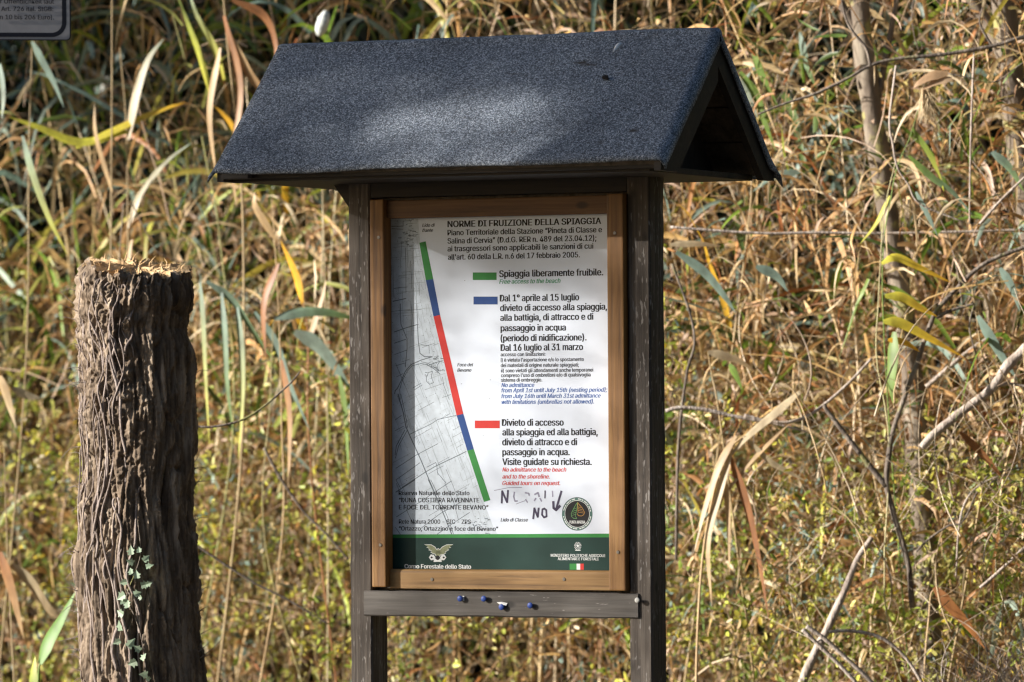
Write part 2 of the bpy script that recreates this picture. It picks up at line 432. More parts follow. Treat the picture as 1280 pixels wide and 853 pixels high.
for ub0, ub1 in ((RL + .004, RL + .024), (RR - .020, RR)):
    for e, wd_ in ((EF, .105), (EB, .075)):
        # barge board: a plank on edge down the gable, cut level at the eave and plumb at the ridge
        dn = wd_ / math.cos(math.atan2(VR - VE, abs(e - RN)))
        pf_ = [(e, VE - .010), (RN, VR - .010), (RN, VR - .010 - dn)]
        k_e = (dn - .03) / ((VR - VE) / abs(e - RN)); pf_ += [(e - math.copysign(k_e, e), VE - .040), (e, VE - .040)]
        bm = bmesh.new(); fc = bm.faces.new([bm.verts.new((ub0, -n, v + E_)) for n, v in pf_]); r_ = bmesh.ops.extrude_face_region(bm, geom=[fc])
        for v in r_['geom']:
            if isinstance(v, bmesh.types.BMVert): v.co.x = ub1
        bm_obj('barge_board', bm, M_dark, K)
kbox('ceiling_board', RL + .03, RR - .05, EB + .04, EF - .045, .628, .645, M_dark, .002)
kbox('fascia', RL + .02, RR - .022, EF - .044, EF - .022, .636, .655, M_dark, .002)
kbox('eave_batten', RL + .022, RL + .105, EF - .02, EF + .006, .634, .656, M_dark, .002)
for ug in (RL + .16, RR - .17):
    bm = bmesh.new(); a = [bm.verts.new((ug, -(EF - .07), .646 + E_)), bm.verts.new((ug, -(EB + .07), .646 + E_)), bm.verts.new((ug, -RN, VR - .075 + E_))]
    fc = bm.faces.new(a); r_ = bmesh.ops.extrude_face_region(bm, geom=[fc])
    for v in r_['geom']:
        if isinstance(v, bmesh.types.BMVert): v.co.x += .018
    bm_obj('gable_board', bm, M_darkv, K)
# bracket at the left post
bm = bmesh.new(); vs_ = [bm.verts.new(c) for c in ((-.426, -.02, .56 + E_), (-.426, -.02, .627 + E_), (-.475, -.02, .627 + E_), (-.426, .02, .56 + E_), (-.426, .02, .627 + E_), (-.475, .02, .627 + E_))]
for f in ((0, 1, 2), (5, 4, 3), (0, 3, 4, 1), (1, 4, 5, 2), (2, 5, 3, 0)): bm.faces.new([vs_[i] for i in f])
bm_obj('bracket', bm, M_dark, K)

# --- poster
pL, pR_, pT, pB = tl1 - .02, tr0 + .005, .545, bt1
P = kbox('poster', pL, pR_, -.003, 0.0, pB, pT, M_paper, 0)
def flat(name, polys, m, n, parent=P):
    """flat printed shapes: list of lists of (u, v)"""
    V = []; F = []
    for pl in polys:
        F.append(tuple(range(len(V), len(V) + len(pl)))); V += [(u, -n * .2, v + E_) for u, v in pl]
    return mesh_obj(name, V, F, m, parent)
def px(poly): return [UV(x, y) for x, y in poly]
def rect(x0, y0, x1, y1): return px([(x0, y0), (x1, y0), (x1, y1), (x0, y1)])
def stroke(pts, wd):
    """polyline (u,v) -> quads"""
    out = []
    for (a, b_) in zip(pts, pts[1:]):
        d = Vector((b_[0] - a[0], b_[1] - a[1])); L = d.length
        if L < 1e-6: continue
        d /= L; q = Vector((-d.y, d.x)) * wd / 2; e = d * wd * .25
        A = Vector(a) - e; B = Vector(b_) + e
        out.append([tuple(A - q), tuple(B - q), tuple(B + q), tuple(A + q)])
    return out
def disc(u, v, ru, rv=None, k=40, a0=0, a1=2 * math.pi):
    rv = rv or ru
    return [(u + ru * math.cos(a0 + (a1 - a0) * i / k), v + rv * math.sin(a0 + (a1 - a0) * i / k)) for i in range(k)]
def ring(u, v, r0, r1, k=48, a0=0, a1=2 * math.pi):
    out = []
    for i in range(k):
        a, b_ = a0 + (a1 - a0) * i / k, a0 + (a1 - a0) * (i + 1) / k
        out.append([(u + r0 * math.cos(a), v + r0 * math.sin(a)), (u + r0 * math.cos(b_), v + r0 * math.sin(b_)), (u + r1 * math.cos(b_), v + r1 * math.sin(b_)), (u + r1 * math.cos(a), v + r1 * math.sin(a))])
    return out
# text
def sans():
    import os
    for kind in ('LOCAL', 'SYSTEM'):
        try:
            f = os.path.join(bpy.utils.resource_path(kind), 'datafiles', 'fonts', 'Inter.woff2')
            if os.path.exists(f): return bpy.data.fonts.load(f)
        except Exception: pass
    return None
FONT = sans()
def glyphs(body, bold=.022, shear=0.0):
    cu = bpy.data.curves.new('t', 'FONT'); cu.body = body; cu.size = 1
    if FONT: cu.font = FONT
    cu.offset = 0 if FONT else bold; cu.shear = shear; cu.resolution_u = 3
    o = bpy.data.objects.new('t', cu); COL.objects.link(o)
    bpy.context.view_layer.update()
    me = bpy.data.meshes.new_from_object(o.evaluated_get(bpy.context.evaluated_depsgraph_get()))
    V = np.array([v.co[:] for v in me.vertices]); F = [tuple(p.vertices) for p in me.polygons]
    if FONT and bold > 0:   # heavier strokes: copies a hair apart, each a tenth of a millimetre further out
        n0 = len(V); V = np.concatenate([V + np.array([dx, dy, k]) for k, (dx, dy) in enumerate(((0, 0), (-bold, 0), (bold, 0)))])
        F = [tuple(i + n0 * k for i in f) for k in range(3) for f in F]
    bpy.data.objects.remove(o); bpy.data.curves.remove(cu); bpy.data.meshes.remove(me)
    return V, F
CAP = float(np.ptp(glyphs('H', 0)[0][:, 1]))
def text_lines(name, lines, m, parent=P, n=.0016, bold=.032, shear=0, mapper=None):
    """lines: (text, x0, x1, base y at x0, base y at x1, cap height) measured on the photo"""
    AV, AF = [], []
    for (body, x0, x1, y0, y1, cap) in lines:
        V, F = glyphs(body, bold, shear)
        a = UV(x0, y0); b_ = UV(x1, y1); vb_ = (a[1] + b_[1]) / 2
        h = cap / 443.0 / CAP
        mn, mx = V[:, 0].min(), V[:, 0].max()
        k = len(AV)
        for p in V: AV.append((a[0] + (p[0] - mn) / (mx - mn) * (b_[0] - a[0]), -n * .2 - p[2] * .00002, vb_ + p[1] * h + E_))
        AF += [tuple(i + k for i in f) for f in F]
    return mesh_obj(name, AV, AF, m, parent)
text_lines('title', [('NORME DI FRUIZIONE DELLA SPIAGGIA', 559.4, 751.6, 285, 279.3, 7.8)], M_black, bold=.03)
text_lines('printed_paragraph', [
    ('Piano Territoriale della Stazione \u201cPineta di Classe e', 559.4, 752.6, 295.3, 289.7, 6.9),
    ('Salina di Cervia\u201d (D.d.G. RER n. 489 del 23.04.12);', 559.4, 745.7, 305.1, 300.7, 6.9),
    ('ai trasgressori sono applicabili le sanzioni di cui', 559.4, 741.8, 315.5, 310, 6.9),
    ("all'art. 60 della L.R. n.6 del 17 febbraio 2005.", 560, 725, 325.8, 321.1, 6.9)], M_black, bold=.026)
text_lines('printed_heading', [('Spiaggia liberamente fruibile.', 624, 754.2, 347.2, 343.8, 8.4)], M_black)
text_lines('printed_translation', [('Free access to the beach', 624, 700.8, 355.2, 353.6, 5.6)], M_greentxt, shear=.25, bold=.024)
text_lines('printed_paragraph', [
    ('Dal 1\u00b0 aprile al 15 luglio', 624.7, 724, 377.4, 375.3, 8.4),
    ('divieto di accesso alla spiaggia,', 625, 759, 389.5, 387, 8.2),
    ('alla battigia, di attracco e di', 625.2, 741.8, 401.6, 399.5, 8.2),
    ('passaggio in acqua', 625.7, 707.5, 414.5, 413.2, 8.2),
    ('(periodo di nidificazione).', 625.7, 733.3, 427.1, 425.6, 8.2),
    ('Dal 16 luglio al 31 marzo', 625.7, 728.9, 439, 437.7, 8.4)], M_black)
text_lines('small_print', [
    ('accesso con limitazioni:', 625.8, 681.8, 445.8, 444.9, 4.6),
    ("i) \u00e8 vietata l'asportazione e/o lo spostamento", 625.9, 730, 452.9, 451.1, 4.6),
    ('dei materiali di origine naturale spiaggiati;', 625.9, 723.7, 459.4, 458.1, 4.6),
    ('ii) sono vietati gli attendamenti anche temporanei', 626.2, 741.6, 466.2, 464.3, 4.6),
    ("compreso l'uso di ombrelloni e/o di qualsivoglia", 626.2, 738.3, 471.9, 470.5, 4.6),
    ('sistema di ombreggio.', 626.2, 677.8, 477.6, 477, 4.6)], M_black, bold=.022)
text_lines('printed_translation', [
    ('No admittance', 626.6, 668, 484.3, 483.9, 5.3),
    ('from April 1st until July 15th (nesting period);', 626.6, 759.2, 491.5, 489.1, 5.3),
    ('from July 16th until March 31st admittance', 626.6, 751, 498.5, 496.7, 5.3),
    ('with limitations (umbrellas not allowed).', 627, 742.6, 505.6, 504.3, 5.3)], M_bluetxt, shear=.25, bold=.024)
text_lines('printed_paragraph', [
    ('Divieto di accesso', 627.3, 704.7, 532.7, 532.1, 8.4),
    ('alla spiaggia ed alla battigia,', 627.9, 747.4, 544.9, 543.7, 8.4),
    ('divieto di attracco e di', 627.7, 721.5, 557.1, 556.5, 8.4),
    ('passaggio in acqua.', 627.9, 712.3, 569.6, 569, 8.4),
    ('Visite guidate su richiesta.', 627.9, 739.8, 581.8, 581.2, 8.4)], M_black)
text_lines('printed_translation', [
    ('No admittance to the beach', 627.9, 708, 590.1, 589.5, 5.3),
    ('and to the shoreline.', 627.9, 687.3, 598.6, 598.3, 5.3),
    ('Guided tours on request.', 627.9, 700.4, 607.1, 606.2, 5.3)], M_redtxt, shear=.25, bold=.024)
text_lines('printed_paragraph', [
    ('Riserva Naturale dello Stato', 498.3, 587, 619.4, 618.9, 5.4),
    ('\u201cDUNA COSTIERA RAVENNATE', 498.6, 599.2, 628.4, 627.9, 5.6),
    ('E FOCE DEL TORRENTE BEVANO\u201d', 498.6, 610.6, 637.4, 636.9, 5.6),
    ('Rete Natura 2000 - SIC - ZPS', 498.6, 588.6, 655.3, 654.6, 5.4),
    ('\u201cOrtazzo, Ortazzino e foce del Bevano\u201d', 498.6, 622.8, 664, 663.3, 5.4)], M_black, bold=.022)
text_lines('place_name', [('Lido di', 527.8, 543.8, 283.9, 283.5, 4.2), ('Dante', 527.8, 541.4, 290.2, 290, 4.2)], M_black, shear=.25, bold=.02)
text_lines('place_name', [('Foce del', 571.6, 591.6, 458.3, 458, 4.2), ('Bevano', 571.6, 589.3, 465, 464.8, 4.2)], M_black, shear=.25, bold=.02)
text_lines('place_name', [('Lido di Classe', 625.8, 660, 652.3, 652, 4.4)], M_black, shear=.25, bold=.02)
# bottom band
band = flat('green_band', [px([(484, 672.4), (766, 671.8), (766, 716), (484, 717)])], M_band, .0006)
flat('green_line', [px([(484, 668.3), (766, 667.2), (766, 671.9), (484, 672.6)])], M_green, .0008)
text_lines('printed_caption', [('Corpo Forestale dello Stato', 505.6, 589, 711.2, 710.5, 5.2)], M_white)
text_lines('printed_caption', [('MINISTERO POLITICHE AGRICOLE', 688.5, 756.6, 696.4, 696.1, 3.4), ('ALIMENTARI E FORESTALI', 697.2, 748.2, 700.6, 700.4, 3.4)], M_white, bold=.02)
flat('flag', [rect(712, 704.8, 720.8, 712.4)], M_green, .0010)
flat('flag', [rect(720.8, 704.8, 725.3, 712.4)], M_white, .0010)
flat('flag', [rect(725.3, 704.8, 729.7, 712.4)], M_red, .0010)
# eagle emblem: outstretched wings over a small crest
def ez(pts): return px([(480 + x / 7.106, 600 + y / 7.106) for x, y in pts])
wingL = ez([(362, 577), (420, 580), (450, 598), (470, 625), (482, 640), (470, 660), (440, 655), (415, 640), (428, 632), (400, 622), (412, 616), (382, 602), (396, 598)])
wingR = ez([(610, 577), (555, 580), (520, 598), (495, 625), (482, 640), (495, 660), (525, 662), (552, 645), (540, 640), (575, 622), (560, 616), (592, 602), (578, 598)])
body = ez([(470, 622), (482, 612), (500, 628), (505, 660), (490, 682), (466, 680), (455, 655)])
crest = [ez([(404, 690), (418, 668), (440, 672), (452, 690), (446, 706), (420, 710)]), ez([(548, 690), (534, 668), (515, 672), (502, 690), (508, 706), (532, 710)]),
         ez([(445, 728), (450, 705), (478, 700), (505, 706), (508, 728), (478, 722)])]
def grow(poly, k):
    cx = sum(p[0] for p in poly) / len(poly); cy = sum(p[1] for p in poly) / len(poly)
    out = []
    for x, y in poly:
        d = Vector((x - cx, y - cy)); d = d * (1 + k / max(d.length, 1e-5)); out.append((cx + d.x, cy + d.y))
    return out
flat('eagle_emblem', [grow(q, .0018) for q in (wingL, wingR, body, *crest)], M_white, .0010)
flat('eagle_emblem', [wingL, wingR, body], M_olive, .0014)
uc, vc = UV(480 + 477 / 7.106, 600 + 692 / 7.106)
flat('eagle_emblem', [disc(uc, vc, .0065)] + [ez([(412, 690), (424, 680), (436, 690), (424, 700)]), ez([(520, 690), (532, 680), (542, 690), (530, 700)])], M_black, .0018)
# republic emblem: star in a toothed wheel between two branches over a ribbon
uc, vc = UV(722.3, 682.6); rr_ = .0095
star = [(uc + (rr_ * .62 if i % 2 == 0 else rr_ * .26) * math.sin(math.pi * i / 5), vc + (rr_ * .62 if i % 2 == 0 else rr_ * .26) * math.cos(math.pi * i / 5)) for i in range(10)]
parts = [star] + ring(uc, vc, rr_ * .62, rr_ * .74, 20)
for sgn in (-1, 1):
    for i in range(7):
        a = R(-70 + i * 24); x = uc + sgn * rr_ * math.cos(a) * 1.0; y = vc + rr_ * math.sin(a) * 1.05
        parts.append(disc(x, y, rr_ * .17, rr_ * .12, 8))
parts.append([(uc - rr_ * .95, vc - rr_ * 1.15), (uc + rr_ * .95, vc - rr_ * 1.15), (uc + rr_ * .8, vc - rr_ * 1.4), (uc - rr_ * .8, vc - rr_ * 1.4)])
flat('republic_emblem', parts, M_white, .0012)
# round leaf badge
uc, vc = UV(721.5, 642.6); r0 = .0468
flat('round_badge', [disc(uc, vc, r0, k=60)], M_black, .0008)
flat('round_badge', ring(uc, vc, r0 * .82, r0 * .985), M_ring, .0010)
flat('round_badge', ring(uc, vc, r0 * .79, r0 * .82), M_white, .0012)
seg = []
for i in range(40):
    a = 2 * math.pi * i / 40
    if i % 20 in (0, 19, 10): continue
    seg += ring(uc, vc, r0 * .87, r0 * .93, 1, a, a + .09 + .03 * (i % 3))
flat('round_badge', seg, M_white, .0013)
def lf(pts): return [(uc + x * r0, vc + y * r0) for x, y in pts]
def lz(pts): return px([(610 + x / 7.106, 600 + y / 7.106) for x, y in pts])
gl = lz([(795, 200), (778, 225), (758, 262), (740, 300), (742, 325), (760, 342), (785, 345)])
flat('round_badge', stroke(gl, .0016) + stroke(lz([(795, 200), (790, 260), (775, 320), (790, 345)]), .0014) + sum([stroke(lz([(786, 250 + k * 18), (758 - k * 3, 262 + k * 18)]), .0012) for k in range(4)], []), M_lgreen, .0014)
flat('round_badge', stroke(lz([(795, 200), (815, 225), (838, 250), (858, 290), (850, 310), (830, 322), (802, 318), (795, 300)]), .0016) + stroke(lz([(797, 210), (800, 290)]), .0016) + sum([stroke(lz([(800, 240 + k * 16), (830 + k * 7, 250 + k * 15)]), .0012) for k in range(4)], []), M_gold, .0014)
text_lines('round_badge', [('PUNTA MARINA', 712, 731.7, 654.8, 654.6, 3.7)], M_white, bold=.03)
# coloured coast strip and legend blocks
strip = [((524.2, 303.7), (532.1, 301.9)), ((532.4, 350.6), (541.6, 349)), ((541.9, 395.9), (550.1, 393.8)), ((570.8, 519.6), (579.2, 517.4)), ((584.1, 563.5), (592.2, 561.5)), ((605, 627.7), (613, 625.3))]
for (a, b_), m in zip(zip(strip, strip[1:]), (M_green, M_blue, M_red, M_blue, M_green)):
    flat('coast_strip', [px([a[0], a[1], b_[1], b_[0]])], m, .0014)
for (x0, y0, x1, y1, m) in ((591, 340.8, 620.8, 350.2, M_green), (591.9, 371, 622.1, 380.8, M_blue), (593.6, 525.9, 624.7, 535.6, M_red)):
    flat('legend_block', [rect(x0, y0, x1, y1)], m, .0012)
# map: tinted sheet, field boundaries, canals, roads, settlement blocks
coast = [(522, 268), (525, 302), (533, 351), (542, 396), (556, 455), (571, 520), (584, 563), (605, 628), (617, 660), (622, 668)]
flat('map', [px([(484, 668.5), (484, 268)] + coast)], M_maptint, .0005)
def cx_at(y):
    for (a, b_) in zip(coast, coast[1:]):
        if a[1] <= y <= b_[1]: return a[0] + (b_[0] - a[0]) * (y - a[1]) / (b_[1] - a[1])
    return coast[-1][0]
rm = random.Random(3)
dark_l, pale_l = [], []
def pl(pts, wpx, lst): lst.extend(stroke(px(pts), wpx * .85 / 443))
z = lambda L, y0: [(480 + x / 7.106, y0 + y / 7.106) for x, y in L]
for L, y0, wd in (
    ([(65, 128), (170, 128), (170, 82), (245, 78)], 265, .9), ([(70, 150), (170, 155)], 265, .8), ([(190, 320), (195, 480), (195, 720)], 265, .9), ([(80, 795), (195, 770)], 265, 1.3),
    ([(145, 0), (150, 180), (205, 310), (205, 400), (190, 560)], 380, 1.1), ([(92, 250), (200, 212), (305, 182)], 380, 1.2), ([(298, 190), (305, 330), (320, 440), (360, 470), (430, 470)], 380, 1.3),
    ([(92, 350), (195, 315)], 380, 1.0), ([(95, 450), (200, 412)], 380, .8), ([(105, 550), (190, 525)], 380, .8), ([(110, 650), (170, 620)], 380, .7),
    ([(240, 0), (250, 100), (248, 185)], 380, .8), ([(290, 0), (300, 180)], 380, .8), ([(330, 365), (400, 372), (402, 440)], 380, .8),
    ([(430, 470), (330, 500), (240, 540), (190, 600), (150, 690), (120, 750)], 380, 1.3), ([(120, 750), (100, 770), (95, 800)], 380, 1.2), ([(500, 625), (440, 575), (380, 540), (330, 530), (250, 550), (205, 600), (160, 690), (140, 760), (145, 850)], 380, .9),
    ([(500, 600), (450, 565), (390, 527), (330, 515)], 380, .8), ([(375, 660), (395, 610), (430, 600), (420, 650), (440, 700), (405, 715), (380, 690), (375, 660)], 380, .9),
    ([(260, 745), (330, 705)], 380, .8), ([(270, 765), (340, 720)], 380, .8), ([(520, 650), (530, 720), (560, 800), (580, 850)], 380, .7), ([(480, 590), (475, 540), (500, 510), (530, 520)], 380, .7),
    ([(125, 20), (170, 180), (195, 310), (225, 380), (330, 610), (430, 853)], 490, 1.6), ([(150, 20), (185, 180), (210, 320)], 490, .9), ([(185, 340), (110, 480), (100, 560)], 490, 1.1), ([(205, 345), (130, 480), (102, 590)], 490, 1.0),
    ([(225, 380), (420, 285), (480, 245), (640, 210)], 490, .9), ([(105, 680), (290, 560), (480, 460)], 490, .9), ([(110, 780), (320, 630)], 490, .9), ([(160, 850), (370, 712), (460, 660), (670, 560), (730, 530)], 490, 1.2),
    ([(380, 670), (460, 628), (470, 660), (475, 720), (510, 760), (550, 810)], 490, .9), ([(470, 680), (480, 740)], 490, .8), ([(100, 250), (155, 210)], 490, .9), ([(100, 345), (175, 305)], 490, .8), ([(105, 780), (150, 860)], 490, .8),
    ([(395, 0), (430, 70), (540, 330), (600, 480)], 600, 1.6), ([(415, 0), (450, 70), (560, 320), (620, 490)], 600, .9), ([(105, 110), (275, 0)], 600, 1.4), ([(110, 330), (330, 190), (480, 90), (600, 10)], 600, .9), ([(330, 430), (420, 360), (500, 300), (680, 200)], 600, .9),
    ([(470, 485), (570, 415), (760, 290)], 600, .9), ([(150, 490), (100, 420)], 600, .8), ([(180, 220), (260, 400)], 600, .7), ([(110, 30), (180, 220)], 600, .7), ([(540, 30), (620, 200), (660, 350)], 600, .7)):
    pl(z(L, y0), wd, dark_l)
for k in range(75):
    y = rm.uniform(275, 655); x0 = rm.uniform(488, cx_at(y) - 6); sl = -.1 if y < 420 else (-.35 if y < 500 else -.55)
    ln = rm.uniform(6, 26); x1 = min(x0 + ln, cx_at(y) - 2); pl([(x0, y), ((x0 + x1) / 2, y + (x1 - x0) / 2 * sl + rm.uniform(-.5, .5)), (x1, y + (x1 - x0) * sl)], rm.uniform(.35, .7), pale_l if rm.random() < .6 else dark_l)
for k in range(60):
    y = rm.uniform(275, 610); x0 = rm.uniform(488, cx_at(y) - 8); sl = .03 if y < 420 else .4; ln = rm.uniform(10, 45)
    pl([(x0, y), (x0 + ln * sl * .5 + rm.uniform(-.6, .6), y + ln * .5), (x0 + ln * sl, y + ln)], rm.uniform(.35, .7), pale_l if rm.random() < .6 else dark_l)
for off in (3, 7, 12, 18):   # dune lines along the coast
    pts = [(cx_at(y) - off + rm.uniform(-1, 1), y) for y in range(290, 660, 6)]
    for a, b_ in zip(pts, pts[1:]):
        if rm.random() < .7: pl([a, b_], .45, pale_l)
for k in range(900):
    y = rm.uniform(272, 667); x = rm.uniform(487, cx_at(y) - 1); s_ = rm.uniform(.3, .75)
    (dark_l if rm.random() < .45 else pale_l).append(rect(x, y, x + s_, y + s_))
for k in range(130):        # town blocks
    cx, cy = rm.choice([(512, 293), (508, 300), (517, 288), (590, 655), (598, 660), (606, 655), (540, 460), (545, 452)]); x = cx + rm.gauss(0, 6); y = cy + rm.gauss(0, 6)
    if x < cx_at(min(max(y, 270), 667)) - 2 and y < 667: pl([(x, y), (x + rm.uniform(1, 4), y + rm.uniform(-1, 1))], rm.uniform(.6, 1.3), dark_l if rm.random() < .6 else pale_l)
flat('map_lines', pale_l, M_mapline2, .0009); flat('map_lines', dark_l, M_mapline, .0011)
# marker pen scrawl, half rubbed out, with an arrow to the badge
def mz(pts): return px([(610 + x / 7.106, 600 + y / 7.106) for x, y in pts])
sc = []
for L, wd in (([(122, 205), (126, 100), (170, 200), (178, 95)], 2.6), ([(402, 345), (412, 252), (442, 330), (450, 252)], 2.6), ([(484, 262), (480, 310), (498, 334), (520, 325), (518, 270), (502, 256), (484, 262)], 2.4),
              ([(652, 102), (635, 160), (605, 262)], 2.8), ([(580, 195), (583, 250), (605, 268), (640, 232)], 3.2), ([(508, 98), (506, 162)], 1.8)):
    flat('marker_stroke', stroke(mz(L), wd / 443), M_marker, .0022)
sm_ = []
for L, wd in (([(235, 110), (228, 150), (240, 190), (262, 188)], 1.8), ([(330, 115), (362, 120), (366, 138)], 1.8), ([(335, 175), (350, 200)], 1.6), ([(415, 130), (445, 115), (455, 150)], 2.2), ([(412, 185), (425, 165)], 2.0), ([(462, 165), (476, 190)], 1.8), ([(572, 100), (575, 150)], 1.6), ([(250, 215), (330, 185)], .7), ([(55, 95), (180, 70), (300, 68)], .7)):
    flat('marker_stroke', stroke(mz(L), wd / 443), M_smear, .0020)['label'] = 'rubbed out marker stroke'
dots = []
for (x, y) in ((638, 352), (581, 351), (577, 480), (612, 498), (604, 545), (735, 345), (613, 475), (690, 668)): dots += [disc(*UV(x, y), .0014, .001, 8)]
flat('dirt_specks', dots, M_mapline, .0024)

# --- pins left in the crossbar (lift away: things of their own)
def pin(px_, py_, m, label, group, r=.0085):
    u, v = UV(px_, py_, .042); p = Vector((KX, KY, 0)) + UA * u + NA * .037
    o = thing('push_pin', label, 'pin', (p.x, p.y, v + E_), -TH, group)
    bm = bmesh.new(); bmesh.ops.create_cone(bm, cap_ends=True, segments=18, radius1=r * .55, radius2=r, depth=.008, matrix=Matrix.Translation((0, -.005, 0)) @ Matrix.Rotation(R(90), 4, 'X'))
    bmesh.ops.create_uvsphere(bm, u_segments=18, v_segments=9, radius=r, matrix=Matrix.Translation((0, -.0095, 0)) @ Matrix.Diagonal((1, .35, 1, 1)))
    bm_obj('pin_head', bm, m, o, True)
    bm = bmesh.new(); bmesh.ops.create_cone(bm, cap_ends=True, segments=8, radius1=.0012, radius2=.0012, depth=.008, matrix=Matrix.Translation((0, -.001, 0)) @ Matrix.Rotation(R(90), 4, 'X'))
    bm_obj('pin_shaft', bm, M_screw, o)
G = 'pins stuck in the crossbar'
pin(575.8, 748.4, M_pin, 'leftmost blue pin on the crossbar with a white sliver beside it', G)
pin(605.4, 748.6, M_pin, 'second blue pin from the left on the crossbar, no paper by it', G)
pin(627.6, 759, M_pin, 'lowest blue pin on the crossbar, over a torn white scrap', G)
pin(663.4, 757, M_pin, 'rightmost blue pin on the grey crossbar', G)
pin(797.2, 750.5, M_pinw, 'white pin at the right end of the crossbar', G, .0075)
def scrap(name, pts, n, label):
    vs_ = [UV(x, y, n) for x, y in pts]; bm = bmesh.new()
    f = bm.faces.new([bm.verts.new((u, -n - .002 * (i % 2), v + E_)) for i, (u, v) in enumerate(vs_)])
    r_ = bmesh.ops.extrude_face_region(bm, geom=[f])
    for v in r_['geom']:
        if isinstance(v, bmesh.types.BMVert): v.co.y -= .0006
    o = bm_obj(name, bm, M_scrap); o.matrix_world = Matrix.Translation((KX, KY, 0)) @ Matrix.Rotation(-TH, 4, 'Z')
    tag(o, label, 'paper')
scrap('paper_scrap', [(621, 753), (628, 752.5), (634.5, 754), (633, 757.5), (626, 757)], .0385, 'torn white paper scrap under the lowest blue pin')
scrap('paper_scrap', [(578.5, 745), (580.6, 745), (580.4, 751.5), (578.8, 751.5)], .0385, 'thin white paper sliver beside the leftmost blue pin')

# --- feather and debris on the roof
def roof_at(px_, py_):
    lo = None
    for k in range(200):
        n = RN + (EF - RN) * k / 199; v_t = VR + (VE - VR) * k / 199
        u, v = UV(px_, py_, n)
        if lo is None or abs(v - v_t) < lo[0]: lo = (abs(v - v_t), u, n, v_t)
    return Vector((KX, KY, 0)) + UA * lo[1] + NA * (lo[2] + .008) + Vector((0, 0, lo[3] + E_ + .008))
a, b_ = roof_at(768, 69), roof_at(779, 58)
V, F = tube_data(spline([a, (a + b_) / 2 + Vector((0, 0, .004)), b_], 7), [.001, .003, .005, .006, .0055, .004, .001], 6, .4)
tag(mesh_obj('feather', V, F, M_feather, smooth=True), 'small white feather lying on the grey felt roof', 'feather')
c0 = roof_at(759, 101); bm = bmesh.new()
bmesh.ops.create_icosphere(bm, subdivisions=3, radius=.009)
for v in bm.verts: v.co = Vector((v.co.x * 1.1, v.co.y * .7, v.co.z * .7)) * (1 + .5 * noise.noise(v.co * 160)) + c0
tag(bm_obj('bark_crumb', bm, M_dark), 'dark crumb lying on the felt roof below the feather', 'debris')

# ------------------------------------------------------------------ SIGN at the upper left (its post stands outside the picture)
SY = 15.9
a = at(88.5, 49.5, SY); sw, sh = .62, .86
SG = thing('warning_sign', 'white metal warning sign with a black rounded border and German text, upper left', 'sign', (a.x - sw / 2, SY, 0), R(9))
def rr_poly(x0, z0, x1, z1, r, k=8):
    out = []
    for (cx, cz, s) in ((x1 - r, z0 + r, -90), (x1 - r, z1 - r, 0), (x0 + r, z1 - r, 90), (x0 + r, z0 + r, 180)):
        for i in range(k + 1): t_ = R(s + 90 * i / k); out.append((cx + r * math.cos(t_), cz + r * math.sin(t_)))
    return out
def plate(name, poly, y0, y1, m):
    bm = bmesh.new(); f = bm.faces.new([bm.verts.new((x, y0, z_)) for x, z_ in poly]); r_ = bmesh.ops.extrude_face_region(bm, geom=[f])
    for v in r_['geom']:
        if isinstance(v, bmesh.types.BMVert): v.co.y = y1
    return bm_obj(name, bm, m, SG)
zb = a.z; x1 = sw / 2; k_ = SY / FPX
plate('sign_plate', rr_poly(-x1, zb, x1, zb + sh, .012), 0, .004, M_signk)
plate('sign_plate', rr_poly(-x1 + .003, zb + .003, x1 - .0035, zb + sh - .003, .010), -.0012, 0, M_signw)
o_ = rr_poly(-x1 + .014, zb + 4.2 * k_, x1 - 5.5 * k_, zb + sh - .012, 18 * k_); i_ = rr_poly(-x1 + .027, zb + 9.5 * k_, x1 - 11 * k_, zb + sh - .024, 13 * k_)
V = [(x, -.0024, z_) for x, z_ in o_ + i_]; n_ = len(o_)
mesh_obj('sign_border', V, [(i, (i + 1) % n_, n_ + (i + 1) % n_, n_ + i) for i in range(n_)], M_signk, SG)
def sign_text(body, xr, base, cap):
    V, F = glyphs(body, .012); h = cap * k_ / CAP; wx = h * .98
    x_r = x1 - (88.5 - xr) * k_; zz = zb + (49.5 - base) * k_; mx = V[:, 0].max()
    mesh_obj('sign_lettering', [(x_r + (p[0] - mx) * wx, -.0028 - p[2] * .0001, zz + p[1] * h) for p in V], F, M_signk, SG)
sign_text('(Unanst\u00e4ndige Handlungen in', 67, -7.5, 5.6)
sign_text('der \u00d6ffentlichkeit laut', 67.5, 3.4, 5.6)
sign_text('Art. 726 ital. StGB:', 66.5, 12.8, 5.6)
sign_text('von 10 bis 206 Euro).', 67.5, 23.2, 5.6)
bm = bmesh.new(); bmesh.ops.create_cone(bm, cap_ends=True, segments=20, radius1=.03, radius2=.03, depth=zb + sh, matrix=Matrix.Translation((0, .036, (zb + sh) / 2)))
bm_obj('pole', bm, M_steel, SG, True)

